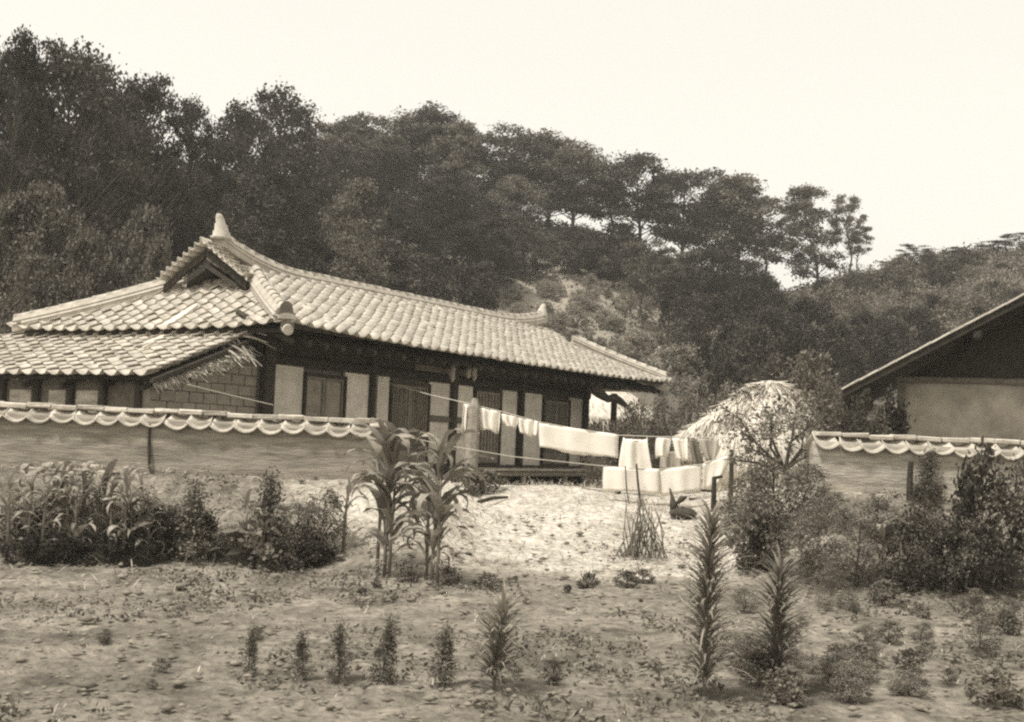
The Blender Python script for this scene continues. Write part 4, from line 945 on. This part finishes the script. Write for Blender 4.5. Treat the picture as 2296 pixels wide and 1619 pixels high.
squash(560, 1262, 11, .20, 4, 'squash plant with wide flat leaves under the lone small maize')
squash(1710, 1262, 10, .2, 6, 'squash leaves spreading at the foot of the dark broadleaf bush')

def bush(kind, x, yt, yb, w, label, group=None, name='bush', cat='bush'): return put_base(kind, name, x, yt, yb, w, label, cat, group)
bush('b_tall', 415, 1075, 1255, 110, 'slender dark bush next to the squash leaves')
bush('b_feather', 400, 1120, 1250, 120, 'feathery low bush behind the squash leaves')
bush('b_tall', 595, 1058, 1265, 95, 'tall weed with a dark lumpy top rising against the yard wall')
bush('b_broad', 600, 1150, 1272, 150, 'leafy bush around the foot of the tall lumpy weed')
bush('b_feather', 655, 1110, 1265, 150, 'feathery bush right of the tall lumpy weed')
bush('b_mid', 715, 1100, 1245, 150, 'rounded bush in front of the yard wall end')
bush('b_dark', 690, 1160, 1262, 130, 'dark low bush at the toe of the bank')
bush('b_dark', 640, 1175, 1278, 140, 'dark mat of weeds at the edge of the field')
bush('b_mid', 500, 1175, 1255, 110, 'low green bush between squash and lone maize')
for x, yb, w_ in [(110, 1225, 150), (190, 1222, 150), (270, 1225, 150), (350, 1228, 150), (440, 1235, 150), (40, 1225, 150)]:
    bush('b_dark', x, yb - 105, yb, w_, 'dark leafy bush standing behind the maize row', 'bushes behind the maize row')
for x, yb in [(130, 1262), (210, 1264), (300, 1266), (60, 1262)]:
    bush('b_dark', x, yb - 75, yb, 120, 'dark low weeds at the foot of the maize row', 'weeds under the maize row')
for i, (x, y0, x1, y1) in enumerate([(448, 1165, 412, 1262), (495, 1180, 478, 1258)]):
    b = hit(x1, y1); p = atY(x, y0, b.y + .15); tag(MB().tube([(0, 0, -.05), tuple((p - b) * .5), tuple(p - b)], [.014, .012, .009], 5).build('bean_pole', 'wood_pale', None, loc=b), 'thin pale stick leaning in the weeds by the squash', 'stick', 'leaning garden sticks')
# small plants on the bank
for x, yt, yb, w, lab in [(1092, 1278, 1316, 75, 'small dark tuft at the toe of the bank right of the tall maize'), (915, 1270, 1305, 60, 'low tuft between the two tall maize plants'), (1005, 1262, 1312, 60, 'low tuft at the foot of the narrower maize clump'), (1320, 1275, 1318, 50, 'low round tuft on the bright bank'), (1405, 1272, 1312, 60, 'low spreading tuft below the brush pile'), (1440, 1268, 1300, 60, 'low spreading tuft beside the brush pile'), (1090, 1050, 1102, 90, 'bushy weed at the near end of the porch'), (1050, 1040, 1105, 90, 'bushy weed at the foot of the thick line post')]:
    bush('b_broad', x, yt, yb, w, lab, None, 'weed_tuft', 'weed')
P0 = hit(1438, 1250); t = thing('brush_pile', P0, 'loose pile of thin dead sticks leaning together on the bank', 'brush pile'); r = random.Random(5); b = MB()
for i in range(46):
    a = r.uniform(0, 6.3); q = r.uniform(.05, .34); tp = Vector((r.gauss(0, .10), r.gauss(0, .1), r.uniform(.35, .80))); f0 = Vector((math.cos(a) * q, math.sin(a) * q * .7, 0)); b.tube([f0, f0.lerp(tp, .5) + Vector((r.gauss(0, .03), 0, .02)), tp], [.008, .006, .003], 4)
b.build('dead_sticks', 'wood', t)

# right-hand thicket
bush('b_mid', 1735, 1030, 1190, 230, 'broad grey-green bush left of the shed yard wall')
bush('b_mid', 1680, 1050, 1180, 150, 'grey-green bush next to the lower washing')
bush('b_broad', 1690, 1135, 1278, 135, 'dark broadleaf bush with big glossy leaves')
bush('b_dark', 1705, 1150, 1276, 130, 'very dark bush behind the big glossy leaves')
bush('b_feather', 1835, 1125, 1312, 180, 'tall feathery bush in the middle of the thicket')
bush('b_feather', 1860, 1262, 1352, 110, 'small feathery bush standing out into the field')
bush('b_mid', 1790, 1160, 1290, 130, 'dark bush between the broadleaf and the feathery bush')
bush('b_feather', 1920, 1150, 1310, 160, 'dark bush behind the pale maize')
bush('b_dark', 2060, 1120, 1318, 190, 'dark tangled bush below the shed yard wall')
bush('b_feather', 2100, 1130, 1322, 170, 'brownish feathery weed in front of the shed yard wall')
bush('b_dark', 2195, 1010, 1322, 200, 'tall dark thicket hiding the end of the shed yard wall')
bush('b_mid', 2260, 1040, 1326, 200, 'tall leafy thicket at the far end of the shed yard wall')
bush('b_mid', 2160, 1160, 1326, 150, 'dark low thicket at the foot of the tall one')
bush('b_tall', 2082, 1005, 1125, 70, 'slim dark sapling against the shed yard wall')
bush('b_dark', 2075, 1070, 1130, 90, 'small dark bush at the foot of the slim sapling')
bush('b_mid', 1800, 1040, 1150, 140, 'bush covering the end of the shed yard wall')
bush('b_mid', 1850, 1100, 1180, 130, 'low bush below the end of the shed yard wall')
bush('b_mid', 1960, 1110, 1200, 140, 'low dark bush on the bank below the shed yard wall')
bush('b_pale', 1640, 1110, 1180, 80, 'pale low bush beside the dark stake')
p = atY(2041, 1035, 16.7); zt = p.z; g0 = gnd(p.x, 16.7)
tag(MB().tube([(0, 0, -.1), (0, 0, (zt - g0) * .6), (.01, 0, zt - g0)], [.045, .04, .035], 7).build('wall_stake', 'wood_dark', None, loc=(p.x, 16.7, g0)), 'short dark stake standing in front of the shed yard wall', 'stake')
lab_h = 'rounded hedge bush in the upper row behind the washing'; lab_h2 = 'rounded hedge bush in the lower row behind the washing'
for x, yt, w in [(1445, 902, 110), (1500, 893, 110), (1560, 892, 120), (1610, 890, 110), (1400, 910, 90)]:
    put_px('b_mid', 'hedge_bush', x, yt, 29.5, w, lab_h, 'hedge', 'upper row of hedge bushes')
for x, yt, w in [(1400, 948, 110), (1460, 950, 110), (1525, 955, 110), (1590, 945, 110), (1345, 955, 90), (1640, 940, 100)]:
    put_px('b_mid', 'hedge_bush', x, yt, 26.5, w, lab_h2, 'hedge', 'lower row of hedge bushes')
for x, yt, w, Y, lab in [(1930, 890, 150, 19, 'leafy bush under the shed eave'), (2000, 880, 120, 19.3, 'leafy bush against the shed corner post'), (1870, 860, 150, 24, 'bush between the straw stack and the shed eave'), (1960, 930, 160, 18.2, 'dark bush just behind the shed yard wall'), (1890, 925, 120, 18.6, 'bush behind the end of the shed yard wall'), (1800, 800, 230, 31, 'tall bush rising behind the straw stack'), (1640, 870, 130, 29, 'bush between the hedge rows and the straw stack')]:
    put_px('b_mid' if Y > 22 else 'b_dark', 'bush', x, yt, Y, w, lab, 'bush')

# small branchy tree in front of the straw stack
YT = 18.3; B = atY(1772, 1085, YT); B.z = gnd(B.x, YT); t = thing('branchy_small_tree', B, 'small thin-leaved tree with bare spreading branches before the straw stack', 'tree'); b = MB(); r = random.Random(11); LP = []
fork = atY(1760, 1055, YT) - B; b.tube([(0, 0, -.1), tuple(fork * .5 + Vector((.03, 0, 0))), tuple(fork)], [.05, .045, .04], 7); b.build('trunk', 'bark', t); b = MB()
for (x, y, dy) in [(1605, 900, .3), (1640, 950, -.3), (1668, 1000, -.2), (1700, 892, .2), (1730, 930, -.4), (1790, 905, .3), (1830, 935, -.2), (1865, 905, .1), (1880, 965, .2), (1850, 1010, -.3), (1620, 1030, .1)]:
    tip = atY(x, y, YT + dy) - B; m1 = fork.lerp(tip, .35) + Vector((r.gauss(0, .06), r.gauss(0, .06), .05)); m2 = fork.lerp(tip, .7) + Vector((r.gauss(0, .05), r.gauss(0, .05), .03))
    b.tube([fork, m1, m2, tip], [.026, .018, .011, .004], 5)
    for q in range(9):
        u = r.uniform(.3, 1); s0 = (m1.lerp(m2, (u - .3) / .4) if u < .7 else m2.lerp(tip, (u - .7) / .3)); e = s0 + Vector((r.gauss(0, .16), r.gauss(0, .14), r.uniform(-.05, .22))); b.tube([s0, s0.lerp(e, .5) + Vector((0, 0, .02)), e], [.006, .004, .002], 4, False)
        LP += [np.array(s0.lerp(e, r.uniform(.3, 1.1))) + np.array([r.gauss(0, .045) for _ in range(3)]) for _ in range(11)]
b.build('branches', 'bark', t); link('foliage', mesh_np('foliage', *leaf_quads(np.array(LP), .065, .45, .2), 'leaf_mid'), t)

# tall bottlebrush-leaved stems in the foreground
def whorl(x, ytop, yb, half, label, seed, dens=230, group=None):
    Y = hit(x, yb).y; tp = atY(x, ytop, Y); g = gnd(tp.x, Y); H = tp.z - g; t = thing('tall_weed', (tp.x, Y, g), label, 'weed', group); r = np.random.default_rng(seed)
    n = int(dens * 1.7 * H); L = half * Y / FV * 2.9; V = []; F = []
    lx, ly = r.normal() * .05 * H, r.normal() * .04 * H
    MB().tube([(0, 0, -.05), (lx * .25, ly * .25, H * .5), (lx, ly, H * .97)], [.012, .010, .005], 6).build('stem', 'corn_stalk', t)
    for i in range(n):
        u = i / n; z = H * (.06 + .92 * u)
        if r.random() < .16 + .2 * math.sin(u * 17 + seed) ** 8: continue
        a = i * 2.39996 + r.normal() * .2; el = .72 + .6 * max(0, (u - .78) / .22) + r.normal() * .2; l = L * (1 - .45 * max(0, (u - .7) / .3)) * r.uniform(.55, 1.2); w = .0075
        p = np.array([lx * u * u, ly * u * u, z]); d = np.array([math.cos(a), math.sin(a), 0]); sd_ = np.array([-math.sin(a), math.cos(a), 0]) * w; k = len(V)
        for q in range(5):
            v = q / 4; ww = sd_ * (math.sin(math.pi * min(.12 + .88 * v, .985)) + .08); V += [tuple(p - ww), tuple(p + ww)]; e_ = el - 1.05 * v; p = p + (d * math.cos(e_) + np.array([0, 0, math.sin(e_)])) * l / 4
        F += [(k + 2 * q, k + 2 * q + 1, k + 2 * q + 3, k + 2 * q + 2) for q in range(4)]
    o = link('foliage', mesh_np('foliage', V, F, 'leaf_pale'), t); return t
whorl(1590, 1165, 1560, 44, 'tallest bottlebrush-leaved weed standing in the field', 1, 300)
whorl(1745, 1285, 1540, 46, 'shorter bottlebrush-leaved weed near the small feathery bush', 2, 300)
whorl(1114, 1362, 1540, 46, 'lowest bottlebrush-leaved weed with a broad spiky top', 3, 330)
for i, (x, yt, w, k) in enumerate([(555, 1395, 50, 'b_tall'), (680, 1405, 60, 'b_tall'), (758, 1385, 55, 'b_tall'), (858, 1378, 75, 'b_tall'), (985, 1392, 85, 'b_tall'), (1240, 1460, 60, 'b_feather')]):
    put_base(k, 'weed', x, yt, 1515 + i * 4, w, ['narrow upright weed with a dark tip in the field', 'narrow leafy weed standing between two upright ones', 'upright weed with a taller dark tip', 'open branching weed with scattered round leaves', 'open branching weed next to the spiky-topped one', 'small low weed right of the spiky-topped one'][i], 'weed')
for i in range(46):
    x = random.uniform(1640, 2290); y = random.uniform(1350, 1590); b = hit(x, y); h = random.uniform(.07, .24)
    k = random.choice(['b_mid', 'b_broad', 'b_pale']); d_ = {'b_mid': 'small-leaved', 'b_broad': 'broad-leaved', 'b_pale': 'pale'}[k]
    put(k, 'weed_tuft', b, h, h * 1.7, 'low %s weed tuft on the field below the thicket' % d_, 'weed', d_ + ' weed tufts below the thicket')
for i in range(22):
    x = random.uniform(110, 1500); y = random.uniform(1300, 1560); b = hit(x, y); h = random.uniform(.04, .10)
    put(random.choice(['b_dark', 'b_broad', 'b_mid']), 'weed_tuft', b, h, h * 1.7, 'tiny dark weed tuft on the open soil of the field', 'weed', 'weed tufts on the open soil')

# ------------------------------------------------------------------ the hazy air of the valley
bpy.context.view_layer.update()
hb = MB().box((-1600, -90, -1.5), (1600, 2300, 26.5)).build('haze', None); tag(hb, 'thin pale haze in the valley air', 'haze', kind='stuff')
hm = bpy.data.materials.new('haze'); hm.use_nodes = True; ht = hm.node_tree; ht.nodes.clear(); hv = ht.nodes.new('ShaderNodeVolumePrincipled'); hout = ht.nodes.new('ShaderNodeOutputMaterial')
hv.inputs['Color'].default_value = (.95, .93, .87, 1); hv.inputs['Density'].default_value = .0010; hv.inputs['Anisotropy'].default_value = .2
ht.links.new(hv.outputs[0], hout.inputs['Volume']); hb.data.materials.append(hm)
